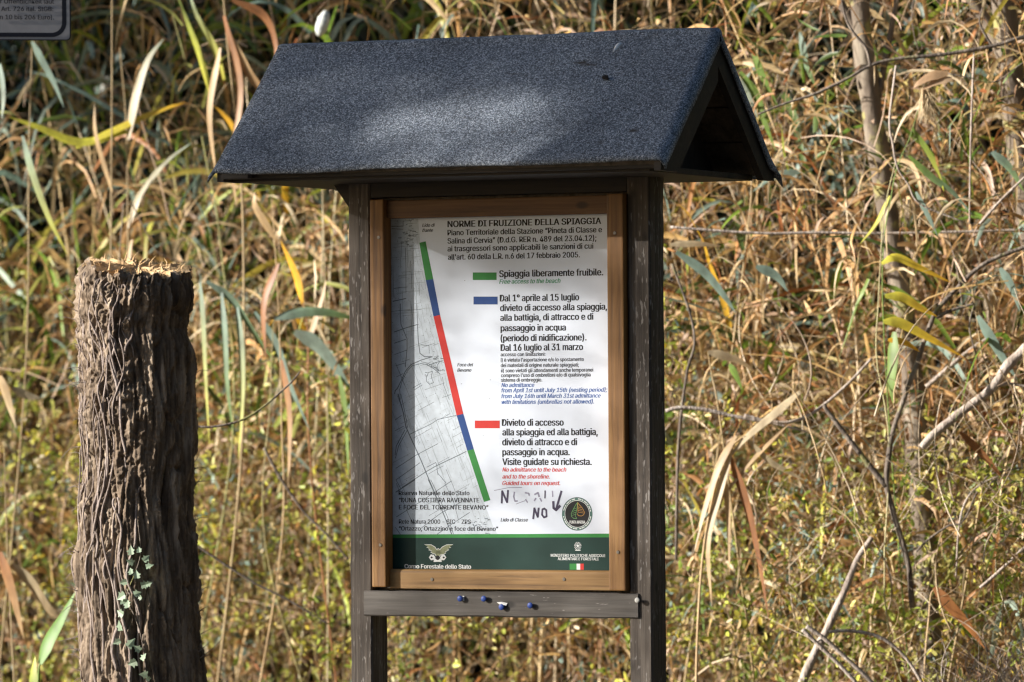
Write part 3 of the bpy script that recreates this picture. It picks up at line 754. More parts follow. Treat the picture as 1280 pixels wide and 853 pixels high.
# ------------------------------------------------------------------ STUMP
STY = 15.75
def spx(L): return [at(x, y, STY) for x, y in L]
left = spx([(108, 330), (96, 352), (94, 400), (100, 450), (97, 520), (104, 580), (98, 640), (96, 700), (102, 760), (104, 853)])
right = spx([(236, 330), (240, 372), (230, 410), (239, 440), (243, 500), (240, 560), (236, 620), (240, 660), (245, 730), (250, 800), (256, 853)])
def interp(L, z_):
    zs = [p.z for p in L][::-1]; xs = [p.x for p in L][::-1]; return float(np.interp(z_, zs, xs))
ztop = at(165, 336, STY).z
base_c = Vector(((interp(left, .5) + interp(right, .5)) / 2, STY, 0))
ST = thing('tree_stump', 'tall cut tree stump with gnarled dark bark and a torn pale top', 'tree stump', base_c)
NAg, NZ = 360, 600
V = np.zeros((NZ, NAg, 3)); 
def stump_r(a, z_):
    l, r_ = interp(left, z_), interp(right, z_); rad = (r_ - l) / 2 * .93; cx = (l + r_) / 2
    if z_ < .5: rad *= 1 + .25 * (.5 - z_)
    return cx, rad
for j in range(NZ):
    z_ = -.03 + (ztop + .03) * j / (NZ - 1)
    cx, rad = stump_r(0, z_)
    for i in range(NAg):
        a = 2 * math.pi * i / NAg; ca, sa = math.cos(a), math.sin(a)
        q = Vector((ca * rad, sa * rad, z_))
        lump = max(0, min(1, (-ca * .9 - sa * .25 + .35) * 1.3)) * max(.15, min(1, (z_ - 1.1) / .5 + .3))
        w1 = noise.noise(Vector((q.x * 7, q.y * 7, z_ * 1.2)))
        warp = noise.noise(Vector((q.x * 9, q.y * 9, z_ * 4))) * .5
        rid = 1 - abs(noise.noise(Vector((q.x * 22 + warp, q.y * 22 + warp, z_ * 3.2)))) * 2
        rid2 = 1 - abs(noise.noise(Vector((q.x * 50 + 9, q.y * 50 + warp, z_ * 8.0)))) * 2
        f1 = noise.voronoi(Vector((q.x * 30 + warp, q.y * 30 + warp, z_ * 26)))[0]; lum = 1.1 - 2.2 * f1[0] + .5 * noise.noise(Vector((q.x * 20, q.y * 20, z_ * 14))); lum2 = 1 - 2 * abs(noise.noise(Vector((q.x * 60, q.y * 60, z_ * 52))))
        d = .012 * w1 + (1 - lump * .7) * (.016 * rid + .006 * rid2 + .016 * min(1, abs(noise.noise(Vector((q.x * 26 + warp * 2, q.y * 26 - warp * 2, z_ * 2.6 + 4)))) * 7) + .008 * min(1, abs(noise.noise(Vector((q.x * 55 + warp * 2, q.y * 55, z_ * 7)))) * 6) - .018) + lump * (.012 * lum + .007 * lum2) + .007 * (1 - 2 * abs(noise.noise(Vector((q.x * 85 + warp * 3, q.y * 85, z_ * 5 + 8))))) + .003 * noise.noise(q * 130)
        r2 = rad + d - .006
        zz = z_
        if j > NZ * .9: # uneven torn rim
            f = (j - NZ * .9) / (NZ * .1); zz += f * (.020 * noise.noise(Vector((ca * 3, sa * 3, 5))) + .012 * noise.noise(Vector((ca * 11, sa * 11, 2))) + .022 * sa - .014 * ca + .02 * max(0, noise.noise(Vector((ca * 24, sa * 24, 7)))))
            r2 -= f * f * .006
        V[j, i] = (cx + r2 * ca - base_c.x, r2 * sa, zz)
idx = np.arange(NZ * NAg).reshape(NZ, NAg)
F = np.stack([idx[:-1], np.roll(idx, -1, 1)[:-1], np.roll(idx, -1, 1)[1:], idx[1:]], -1).reshape(-1, 4)
np_obj('trunk', V.reshape(-1, 3), F, M_stump, parent=ST, smooth=True)
# torn top
top = V[-1]; cen = top.mean(0) + np.array([0, 0, .004]); Vt = [tuple(cen)]; Ft = []; nr = 8
for k in range(1, nr + 1):
    for i in range(NAg):
        p = cen + (top[i] - cen) * k / nr
        if k < nr: p = p + np.array([0, 0, .010 * noise.noise(Vector((p[0] * 40, p[1] * 40, 1))) + .006 * noise.noise(Vector((p[0] * 120, p[1] * 25, 4)))])
        Vt.append(tuple(p))
for i in range(NAg):
    Ft.append((0, 1 + i, 1 + (i + 1) % NAg))
    for k in range(nr - 1):
        a0 = 1 + k * NAg; Ft.append((a0 + i, a0 + NAg + i, a0 + NAg + (i + 1) % NAg, a0 + (i + 1) % NAg))
mesh_obj('cut_top', Vt, Ft, M_cutwood, ST, smooth=False)
rs = random.Random(5); AV, AF = [], []
def add_tube(pts, rads, sides=5):
    global AV, AF
    v_, f_ = tube_data(pts, rads, sides); k = len(AV); AV += v_; AF += [tuple(i + k for i in f) for f in f_]
for k in range(100):
    a = rs.uniform(0, 2 * math.pi); f = rs.uniform(.45, 1.0); i = int(a / (2 * math.pi) * NAg) % NAg
    p = Vector(cen + (top[i] - cen) * f) - Vector((0, 0, .008)); h = rs.uniform(.006, .026) * (2.2 if rs.random() < .12 else 1)
    add_tube([p, p + Vector((rs.uniform(-.008, .008), rs.uniform(-.008, .008), h * .6)), p + Vector((rs.uniform(-.02, .02), rs.uniform(-.02, .02), h))], [rs.uniform(.002, .005), .002, .0005], 4)
mesh_obj('splinters', AV, AF, M_cutwood, ST)
# dead climbing stems over the bark
def on_stump(a, z_, off=0.0):
    cx, rad = stump_r(a, z_); i = int((a % (2 * math.pi)) / (2 * math.pi) * NAg) % NAg; j = int(max(0, min(NZ - 1, (z_ + .03) / (ztop + .03) * (NZ - 1))))
    p = Vector(V[j, i]); q = Vector((math.cos(a), math.sin(a), 0)); return p + q * off
for k in range(52):
    a = R(rs.uniform(150, 275)); z0 = rs.uniform(0, 1.0) if k < 20 else rs.uniform(.8, 1.6); z1 = min(ztop - .02, z0 + rs.uniform(.3, .9)); pts = []
    ph = rs.uniform(0, 6)
    for m_ in range(26):
        f = m_ / 25; z_ = z0 + (z1 - z0) * f
        pts.append(on_stump(a + .10 * math.sin(ph + f * rs.uniform(5, 6)) + .05 * math.sin(ph * 2 + f * 14), z_, rs.uniform(.000, .004)))
    pts = spline(pts[::3] + [pts[-1]], 30); r0_ = rs.uniform(.0018, .0055) * (1.0 if z0 > .8 else 1.4)
    v_, f_ = tube_data(pts, [r0_ * (1 - .5 * i / 29) for i in range(30)], 6); mesh_obj('dead_vine', v_, f_, M_vine, ST, smooth=True)
AV, AF = [], []
for k in range(80):
    a = R(rs.uniform(165, 200)) if rs.random() < .75 else R(rs.uniform(-15, 20)); z_ = rs.uniform(.6, ztop - .03); p = on_stump(a, z_)
    d = Vector((math.cos(a), math.sin(a) * .3, rs.uniform(-.5, .7))).normalized(); L = rs.uniform(.015, .075)
    v_, f_ = tube_data(spline([p, p + d * L * .5 + Vector((0, 0, .006)), p + d * L + Vector((0, rs.uniform(-.01, .01), rs.uniform(-.02, .02)))], 7), [.0016, .0014, .0012, .001, .0009, .0007, .0004], 4)
    mesh_obj('rootlet', v_, f_, M_vine, ST)
# living ivy
IV = thing('ivy', 'young green ivy with small pale leaves climbing the front of the stump', 'ivy', (at(172, 853, STY).x, STY - .2, 0))
ivo = IV.location
def stump_front(px_, py_, off=.012):
    p = at(px_, py_, STY - .16); cx, rad = stump_r(0, p.z); dx = max(-.98, min(.98, (p.x - cx) / rad)); a = math.atan2(-math.sqrt(1 - dx * dx), dx)
    return on_stump(a, p.z, off) + base_c - ivo
stem = [stump_front(x, y) for x, y in ((186, 1100), (188, 980), (190, 900), (184, 850), (178, 800), (170, 770), (160, 745), (170, 715), (176, 690), (172, 650))]
v_, f_ = tube_data(spline(stem, 40), [.003 - .00004 * i for i in range(40)], 6); mesh_obj('stem', v_, f_, M_twig, IV, smooth=True)
IVY = [(0, 0), (.18, -.05), (.42, .02), (.30, .28), (.52, .42), (.28, .55), (.18, .72), (0, 1.05)]
def ivy_leaf(c, size, ang, tilt, col):
    outl = IVY + [(-x, y) for x, y in IVY[::-1][1:-1]]
    M_ = Matrix.Translation(c) @ Matrix.Rotation(R(tilt[0]), 4, 'X') @ Matrix.Rotation(R(tilt[1]), 4, 'Z') @ Matrix.Rotation(ang, 4, 'Y')
    vs_ = [M_ @ Vector((0, 0, .45 * size))] + [M_ @ Vector((x * size, -abs(x) * size * .35, y * size)) for x, y in outl]
    fs = [(0, i + 1, (i + 1) % len(outl) + 1) for i in range(len(outl))]
    return mesh_obj('leaf', vs_, fs, M_small, IV, cols=np.tile(col, (len(vs_), 1)))
for (x, y) in ((166, 692), (173, 690), (181, 708), (178, 700), (172, 722), (166, 717), (162, 726), (176, 731), (181, 730), (160, 742), (170, 742), (176, 748), (155, 752), (164, 758), (158, 768), (158, 786), (155, 800), (164, 806), (176, 812), (172, 826), (178, 824), (187, 848), (184, 842), (168, 703)):
    g_ = rs.uniform(.8, 1.25)
    ivy_leaf(stump_front(x, y, rs.uniform(.025, .055)), rs.uniform(.018, .032), rs.uniform(-2.2, 2.2), (rs.uniform(-45, 25), rs.uniform(-60, 30)), (.36 * g_, .47 * g_, .34 * g_))

# ------------------------------------------------------------------ REED THICKET
def Yf(x): return 18.3 - .9 * x
# palettes (linear albedo)
STRAW = [(.54, .38, .15), (.62, .47, .22), (.46, .30, .10), (.66, .54, .32), (.42, .24, .08), (.36, .20, .07), (.50, .35, .18), (.57, .36, .15), (.54, .40, .26), (.34, .28, .09), (.28, .21, .09)]
STRAW = [tuple(min(.74, c * f) for c, f in zip(t_, (1.04, 1.03, 1.2))) for t_ in STRAW]
RUST = [(.36, .15, .05), (.30, .11, .04), (.42, .20, .08)]
GREEN = [(.11, .19, .025), (.16, .24, .03), (.25, .30, .04), (.09, .14, .035)]
GLAUC = [(.17, .24, .20), (.22, .30, .26), (.12, .18, .15), (.28, .35, .29)]
YEL = [(.38, .34, .05), (.45, .38, .07), (.50, .30, .03)]
def pick(pal, n): return np.array(pal)[rng.integers(0, len(pal), n)] * rng.uniform(.8, 1.35, (n, 1))
def norm(a): return a / np.maximum(np.linalg.norm(a, axis=1, keepdims=True), 1e-9)

def blades(base, dirs, length, width, droop, col, seg=7, kink=.3, tipcol=None):
    n = len(base); P_ = np.zeros((n, seg + 1, 3)); P_[:, 0] = base
    d = norm(dirs); kseg = rng.integers(2, seg, n); dok = rng.random(n) < kink
    side0 = norm(np.cross(d, rng.normal(size=(n, 3)))); D = [d]
    for k in range(seg):
        P_[:, k + 1] = P_[:, k] + d * (length / seg)[:, None]
        d = d + np.stack([np.zeros(n), np.zeros(n), -droop * (1.2 + k * .25)], 1) / seg * 2 + rng.normal(scale=.07, size=(n, 3))
        kk = (kseg == k) & dok
        d[kk] = d[kk] * .5 + np.array([0, 0, -1.0]) * rng.uniform(.5, 1.2, (kk.sum(), 1)) + rng.normal(scale=.3, size=(kk.sum(), 3))
        d = norm(d); D.append(d)
    tw = rng.normal(scale=.9, size=n)
    V_ = np.zeros((n, seg + 1, 3, 3)); C_ = np.zeros((n, seg + 1, 3, 3))
    for k in range(seg + 1):
        t_ = k / seg; wv = width * (min(1, .55 + t_ * 2.2)) * (1 - t_ ** 2.2) + .0004
        s = side0 - D[k] * np.sum(side0 * D[k], 1, keepdims=True); s = norm(s); b_ = np.cross(D[k], s)
        an = tw * t_; s2 = s * np.cos(an)[:, None] + b_ * np.sin(an)[:, None]; nrm = np.cross(D[k], s2)
        V_[:, k, 0] = P_[:, k] - s2 * wv[:, None] / 2; V_[:, k, 2] = P_[:, k] + s2 * wv[:, None] / 2; V_[:, k, 1] = P_[:, k] + nrm * wv[:, None] * .16
        c = col if tipcol is None else col * (1 - t_ ** 1.5) + tipcol * t_ ** 1.5
        C_[:, k, :] = c[:, None, :]
    idx = np.arange(n * (seg + 1) * 3).reshape(n, seg + 1, 3)
    F_ = np.concatenate([np.stack([idx[:, :-1, c], idx[:, :-1, c + 1], idx[:, 1:, c + 1], idx[:, 1:, c]], -1).reshape(-1, 4) for c in (0, 1)])
    return V_.reshape(-1, 3), F_, C_.reshape(-1, 3)
def stalks(base, tilt, height, rad, col, seg=7, sides=5, bend=.05):
    n = len(base); d = norm(np.stack([tilt[:, 0], tilt[:, 1], np.ones(n)], 1)); P_ = np.zeros((n, seg + 1, 3)); P_[:, 0] = base; br = rng.normal(scale=bend, size=(n, 2))
    for k in range(seg):
        P_[:, k + 1] = P_[:, k] + d * (height / seg)[:, None]; d = norm(d + np.concatenate([br, np.zeros((n, 1))], 1) * .6 + rng.normal(scale=.02, size=(n, 3)))
    V_ = np.zeros((n, seg + 1, sides, 3)); 
    for k in range(seg + 1):
        for s in range(sides):
            a = 2 * math.pi * s / sides; V_[:, k, s] = P_[:, k] + np.stack([np.cos(a) * rad, np.sin(a) * rad, 0 * rad], 1) * (1 - .55 * k / seg)
    idx = np.arange(n * (seg + 1) * sides).reshape(n, seg + 1, sides); nx = np.roll(idx, -1, 2)
    F_ = np.stack([idx[:, :-1], nx[:, :-1], nx[:, 1:], idx[:, 1:]], -1).reshape(-1, 4)
    return V_.reshape(-1, 3), F_, np.repeat(col, (seg + 1) * sides, 0), P_
def leaflets(c, size, col, up=.3):
    n = len(c); d = norm(rng.normal(size=(n, 3)) + np.array([0, 0, -up])); s = norm(np.cross(d, rng.normal(size=(n, 3)))); nr = np.cross(d, s)
    L = size[:, None]; asp = rng.uniform(.5, .8, (n, 1)); fold = rng.uniform(.05, .35, (n, 1))
    pts = [c, c + d * L * .3 + s * L * .36 * asp + nr * L * fold * .4, c + d * L * .72 + s * L * .30 * asp + nr * L * fold * .4, c + d * L - nr * L * fold * .5, c + d * L * .72 - s * L * .30 * asp + nr * L * fold * .4, c + d * L * .3 - s * L * .36 * asp + nr * L * fold * .4]
    V_ = np.stack(pts, 1); idx = np.arange(n * 6).reshape(n, 6)
    F_ = np.concatenate([idx[:, [0, 1, 2, 3]], idx[:, [0, 3, 4, 5]]])
    return V_.reshape(-1, 3), F_, np.repeat(col, 6, 0)
class Acc:
    def __init__(s): s.V = []; s.F = []; s.C = []; s.n = 0
    def add(s, V_, F_, C_): s.V.append(V_); s.F.append(F_ + s.n); s.C.append(C_); s.n += len(V_)
    def build(s, name, m, smooth=True, parent=None): return np_obj(name, np.concatenate(s.V), np.concatenate(s.F), m, np.concatenate(s.C), parent, smooth)
def thin(x, z_, base=0.0):
    p = np.full(len(x), base)
    p = np.where((x > -1.05) & (x < -.3) & (z_ > 2.45), .88, p)
    p = np.where((x < -1.3) & (z_ > 2.05), np.maximum(p, .6), p)
    p = np.where((x < .8) & (z_ < 1.2), np.maximum(p, .35), p)
    return rng.random(len(x)) >= p
def field(n, dmax=3.2, p=1.4, xr=(-2.7, 2.7)):
    x = rng.uniform(*xr, n); dep = dmax * rng.random(n) ** p; return x, Yf(x) + dep
# dry reed mass
A1 = Acc(); n = 420; x, y = field(n); y += .9
hgt = rng.uniform(1.2, 3.8, n); base = np.stack([x, y, np.zeros(n)], 1)
Vs, Fs, Cs, Pth = stalks(base, rng.normal(scale=.2, size=(n, 2)), hgt, rng.uniform(.002, .0055, n), pick(STRAW, n))
A1.add(Vs, Fs, Cs); A1.build('reed_stalks', M_stalk)
bpy.data.objects['reed_stalks'].name = 'dry_reed_stalks'; tag(bpy.data.objects['dry_reed_stalks'], 'mass of thin dry reed stalks filling the thicket behind the notice board', 'reeds', kind='stuff')
A2 = Acc(); n = 10500; si = rng.integers(0, len(Pth), n); kz = rng.integers(2, 8, n); b0 = Pth[si, kz] + rng.normal(scale=.02, size=(n, 3)); keep = (b0[:, 2] > .3) & (b0[:, 2] < 3.7) & thin(b0[:, 0], b0[:, 2], .15); b0 = b0[keep]; n = len(b0)
az = rng.uniform(0, 2 * math.pi, n); dirs = np.stack([np.cos(az), np.sin(az), rng.uniform(-.9, 1.6, n)], 1)
col = pick(STRAW, n); ru = rng.random(n) < .11; col[ru] = pick(RUST, ru.sum())
V_, F_, C_ = blades(b0, dirs, rng.uniform(.16, .60, n), rng.uniform(.006, .021, n), rng.uniform(.15, .9, n), col, kink=.4); A2.add(V_, F_, C_)
tag(A2.build('dry_reed_leaves', M_leaf), 'tangle of dry straw coloured reed leaves behind the notice board', 'reeds', kind='stuff')
# fine grass like blades through the whole thicket
AF_ = Acc(); n = 5500; x, y = field(n, 2.6, 1.1); y -= .25; z_ = rng.uniform(.2, 3.2, n); k = thin(x, z_, .2); x, y, z_ = x[k], y[k], z_[k]; n = len(x); az = rng.uniform(0, 2 * math.pi, n)
V_, F_, C_ = blades(np.stack([x, y, z_], 1), np.stack([np.cos(az), np.sin(az), rng.uniform(-.3, 3.0, n)], 1), rng.uniform(.2, .65, n), rng.uniform(.0025, .006, n), rng.uniform(.1, .8, n), pick(STRAW + [(.30, .30, .08)], n), kink=.35); AF_.add(V_, F_, C_)
tag(AF_.build('dry_grass', M_leaf), 'fine dry grass blades threaded through the thicket', 'grass', kind='stuff')
# green reed mass: denser at the upper left, sparse elsewhere
A3 = Acc(); n = 3600; x, y = field(n, 3.0, 1.2); z_ = rng.uniform(.5, 3.6, n)
k = thin(x, z_) | (rng.random(n) < .5); x, y, z_ = x[k], y[k], z_[k]; n = len(x)
wgt = np.where(x < -.2, .35 + .65 * np.clip((z_ - 1.2) / 1.2, 0, 1), .42); k = rng.random(n) < wgt; x, y, z_ = x[k], y[k], z_[k]; n = len(x); az = rng.uniform(0, 2 * math.pi, n)
col = pick(GREEN, n); gl_ = rng.random(n) < .45; col[gl_] = pick(GLAUC, gl_.sum()); ye = rng.random(n) < .12; col[ye] = pick(YEL, ye.sum())
V_, F_, C_ = blades(np.stack([x, y, z_], 1), np.stack([np.cos(az), np.sin(az), rng.uniform(.2, 2.5, n)], 1), rng.uniform(.25, .7, n), rng.uniform(.012, .03, n), rng.uniform(.2, .9, n), col, kink=.12); A3.add(V_, F_, C_)
tag(A3.build('green_reed_leaves', M_leaf), 'scattered green reed leaves mixed through the dry thicket', 'reeds', kind='stuff')
n = 280; x = rng.uniform(.35, 2.5, n); y = Yf(x) - rng.uniform(-.1, .25, n); z_ = rng.uniform(.6, 3.0, n); az = rng.uniform(0, 2 * math.pi, n)
AD = Acc(); col = pick([(.62, .46, .26), (.68, .56, .38), (.52, .32, .14), (.44, .22, .09)], n)
V_, F_, C_ = blades(np.stack([x, y, z_], 1), np.stack([np.cos(az), np.sin(az), rng.uniform(-.6, 1.2, n)], 1), rng.uniform(.12, .38, n), rng.uniform(.008, .019, n), rng.uniform(.5, 1.6, n), col, kink=.6); AD.add(V_, F_, C_)
n = 380; x = rng.uniform(-2.5, -.2, n); y = Yf(x) - rng.uniform(-.2, .35, n); z_ = rng.uniform(1.2, 3.0, n); az = rng.uniform(0, 2 * math.pi, n); k = thin(x, z_, 0); x, y, z_, az = x[k], y[k], z_[k], az[k]; n = len(x)
V_, F_, C_ = blades(np.stack([x, y, z_], 1), np.stack([np.cos(az), np.sin(az), rng.uniform(.2, 2.2, n)], 1), rng.uniform(.2, .5, n), rng.uniform(.010, .022, n), rng.uniform(.3, 1.1, n), pick([(.62, .46, .26), (.66, .55, .38), (.50, .30, .13), (.40, .42, .12)], n), kink=.5); AD.add(V_, F_, C_)
tag(AD.build('drooping_reed_leaves', M_leaf), 'broad drooping straw leaves along the front of the thicket', 'reeds', kind='stuff')
# bramble undergrowth: leafy sprigs
A4 = Acc(); n = 5200; x, y = field(n, 1.9, 1.1); y -= .60
ztop_ = 1.28 + .35 * np.sin(x * 2.1 + 1) + .25 * np.sin(x * 5.3) - .35 * (x > .35); z_ = .2 + (ztop_ + .15) * rng.random(n) ** .8
clump = np.array([noise.noise(Vector((a * 3.2, b_ * 3.2, c * 3.2))) for a, b_, c in zip(x, y, z_)]); k = clump > -.10; x, y, z_ = x[k], y[k], z_[k]; n = len(x)
BR = [(.30, .37, .06), (.42, .46, .08), (.54, .52, .09), (.20, .27, .05), (.56, .52, .16), (.38, .37, .10), (.50, .40, .20)]
scol = pick(BR, n); q_ = rng.random(n) < .12; scol[q_] = pick(GLAUC, q_.sum()); q_ = rng.random(n) < .18; scol[q_] = pick(STRAW, q_.sum())
Vs, Fs, Cs, Pb = stalks(np.stack([x, y, z_], 1), rng.normal(scale=1.0, size=(n, 2)), rng.uniform(.12, .38, n), rng.uniform(.0008, .0018, n), pick([(.22, .15, .09), (.34, .25, .15)], n), bend=.25)
BS = Acc(); BS.add(Vs, Fs, Cs)
tag(BS.build('bramble_stems', M_stalk), 'thin brown bramble stems in the undergrowth', 'undergrowth', kind='stuff')
NL = 13; si = np.repeat(np.arange(n), NL); tt = rng.random(len(si)) * 7; k0 = np.clip(tt.astype(int), 0, 6); ft = (tt - k0)[:, None]
lp = Pb[si, k0] * (1 - ft) + Pb[si, k0 + 1] * ft + rng.normal(scale=.008, size=(len(si), 3)); col = scol[si] * rng.uniform(.7, 1.3, (len(si), 1)); yy = rng.random(len(si)) < .03; col[yy] = np.array([.66, .52, .05])
V_, F_, C_ = leaflets(lp, rng.uniform(.010, .032, len(si)) * rng.uniform(.8, 1.3, len(si)), col); A4.add(V_, F_, C_)
tag(A4.build('bramble_leaves', M_small, False), 'low yellow green bramble leaves filling the foot of the thicket', 'undergrowth', kind='stuff')
# crumpled dry bits, thickest at the right
A5 = Acc(); n = 15000; x = rng.triangular(-2.7, 2.2, 2.7, n); y = Yf(x) + 2.4 * rng.random(n) ** 1.2 - .1; z_ = rng.uniform(.3, 3.3, n)
clump = np.array([noise.noise(Vector((a * 3.0, b_ * 3.0, c * 3.0 + 5))) for a, b_, c in zip(x, y, z_)]); k = (clump > -.08) & thin(x, z_, .0); x, y, z_ = x[k], y[k], z_[k]; n = len(x)
LIT = STRAW + [(.44, .27, .18), (.38, .22, .13), (.52, .37, .28)]
col = pick(LIT, n); ru = rng.random(n) < .10; col[ru] = pick(RUST, ru.sum()); gr = rng.random(n) < .2; col[gr] = pick(GREEN + GLAUC[:1], gr.sum())
dd = rng.normal(size=(n, 3)); dd[:, 2] *= .6
V_, F_, C_ = blades(np.stack([x, y, z_], 1), dd, rng.uniform(.04, .17, n), rng.uniform(.006, .018, n), rng.uniform(-.2, .9, n), col, seg=4, kink=.5); A5.add(V_, F_, C_)
n = 4000; x = rng.triangular(-2.7, 2.2, 2.7, n); y = Yf(x) + 2.0 * rng.random(n) - .1; z_ = rng.uniform(.3, 3.3, n); col = pick(LIT + GREEN, n)
V_, F_, C_ = leaflets(np.stack([x, y, z_], 1), rng.uniform(.015, .04, n), col, .1); A5.add(V_, F_, C_)
tag(A5.build('dry_leaf_litter', M_small, False), 'crumpled brown leaves caught among the reeds', 'dead leaves', kind='stuff')
# fine twigs
A6 = Acc(); n = 1600; x, y = field(n, 2.0, 1.2); z_ = rng.uniform(.3, 2.6, n); k = (x > 0) | (z_ < 1.3); x, y, z_ = x[k], y[k], z_[k]; n = len(x)
Vs, Fs, Cs, _ = stalks(np.stack([x, y, z_], 1), rng.normal(scale=1.2, size=(n, 2)), rng.uniform(.2, .8, n), rng.uniform(.001, .0025, n), pick([(.16, .12, .09), (.28, .22, .17), (.4, .33, .26)], n), bend=.3); A6.add(Vs, Fs, Cs)
tag(A6.build('fine_twigs', M_stalk), 'fine bare twigs tangled through the thicket', 'twigs', kind='stuff')
A6 = Acc(); n = 300; x = rng.uniform(.75, 2.4, n); y = Yf(x) - rng.uniform(.2, .75, n); z_ = rng.uniform(.3, 1.5, n)
Vs, Fs, Cs, _ = stalks(np.stack([x, y, z_], 1), rng.normal(scale=1.3, size=(n, 2)), rng.uniform(.2, .75, n), rng.uniform(.0012, .0036, n), pick([(.34, .27, .19), (.55, .46, .34), (.46, .33, .18), (.22, .16, .11)], n), seg=12, bend=.28); A6.add(Vs, Fs, Cs)
tag(A6.build('dead_stems', M_stalk), 'tangle of curling bare dead stems at the lower right', 'twigs', kind='stuff')
# dark wood behind, and unseen bushes added at both sides
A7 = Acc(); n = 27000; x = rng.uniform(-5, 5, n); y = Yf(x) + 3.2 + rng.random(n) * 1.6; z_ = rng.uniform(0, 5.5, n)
k = 9000; hx = rng.uniform(-6.8, -4.4, k); hy = 20.6 + rng.random(k) * 4; hz = 6.5 * rng.random(k)   # unseen bushes added on the sunward side to keep the thicket's depth dark
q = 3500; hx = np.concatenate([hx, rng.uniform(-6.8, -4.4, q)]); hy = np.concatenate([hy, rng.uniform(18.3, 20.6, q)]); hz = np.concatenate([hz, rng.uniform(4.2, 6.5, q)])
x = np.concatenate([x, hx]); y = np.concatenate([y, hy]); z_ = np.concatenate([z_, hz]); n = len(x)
k = 7000; x = np.concatenate([x, rng.uniform(2.8, 7.5, k)]); y = np.concatenate([y, 16.5 - .6 * (x[n:] - 2.8) + rng.uniform(-1.2, 1.2, k)]); z_ = np.concatenate([z_, rng.uniform(0, 4.2, k)]); n += k  # unseen shrubs added at the right to darken the board's right side
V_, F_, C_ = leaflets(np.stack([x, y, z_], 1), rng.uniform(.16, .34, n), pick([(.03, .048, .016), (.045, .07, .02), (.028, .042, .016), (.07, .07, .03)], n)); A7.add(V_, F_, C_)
tag(A7.build('far_and_shade_shrubs', M_small, False), 'dark green shrubs closing the view behind the reeds, plus unseen bushes added for shade', 'shrubs', kind='stuff')

A8 = Acc(); n = 16000; x = rng.uniform(-16, 26, n); y = -6 - rng.random(n) * 4 + .02 * (x - 4) ** 2; z_ = rng.uniform(.2, 9, n)  # unseen trees added behind the camera to hold back low sky light
V_, F_, C_ = leaflets(np.stack([x, y, z_], 1), rng.uniform(.4, .9, n), pick([(.04, .06, .025), (.05, .075, .03), (.07, .06, .035)], n)); A8.add(V_, F_, C_)
tag(A8.build('sky_blocker_trees', M_needle, False), 'unseen dark trees added behind the camera to block low sky light', 'wood', kind='stuff')

# ------------------------------------------------------------------ individual reeds along the front of the thicket
def blade_part(name, pts, wd, col, tip, parent, seg=14, face=.0):
    """one leaf blade along a path; wd in metres"""
    P_ = spline(pts, seg); V_ = []; C_ = []
    o = parent.location if parent else Vector((0, 0, 0))
    for i, p in enumerate(P_):
        t_ = i / (seg - 1); d = (P_[min(i + 1, seg - 1)] - P_[max(i - 1, 0)]).normalized()
        view = Vector((-.72 + .3 * math.sin(face), -.69 * math.cos(face), .25)); s = d.cross(view); s = s.normalized() if s.length > 1e-3 else Vector((1, 0, 0)); nn = s.cross(d)
        w_ = wd * 1.15 * min(1, .35 + t_ * 3) * (1 - t_ ** 2.4) + .0006
        V_ += [p - s * w_ / 2 - o, p + nn * w_ * .14 - o, p + s * w_ / 2 - o]
        c = [a * (1 - t_ ** 1.3) + b_ * t_ ** 1.3 for a, b_ in zip(col, tip)]; jt = .8 + .4 * ((noise.noise(p * 37) + 1) / 2); C_ += [[v * jt * e for v in c] for e in (1.08, .86, 1.0)]
    F_ = []
    for i in range(seg - 1):
        for c in (0, 1): F_.append((i * 3 + c, i * 3 + c + 1, i * 3 + 4 + c, i * 3 + 3 + c))
    return mesh_obj(name, V_, F_, M_leaf, parent, cols=np.array(C_), smooth=True)
def stalk_part(pts, r0_, r1_, col, parent, m=None, name='stalk', n=18):
    P_ = [p - parent.location for p in spline(pts, n)]; v_, f_ = tube_data(P_, [r0_ + (r1_ - r0_) * i / (n - 1) for i in range(n)], 7)
    return mesh_obj(name, v_, f_, m or M_stalk, parent, cols=np.tile(col, (len(v_), 1)), smooth=True)
def yat(px_): return Yf((px_ - 640) / FPX * 18) - .25
protos = []
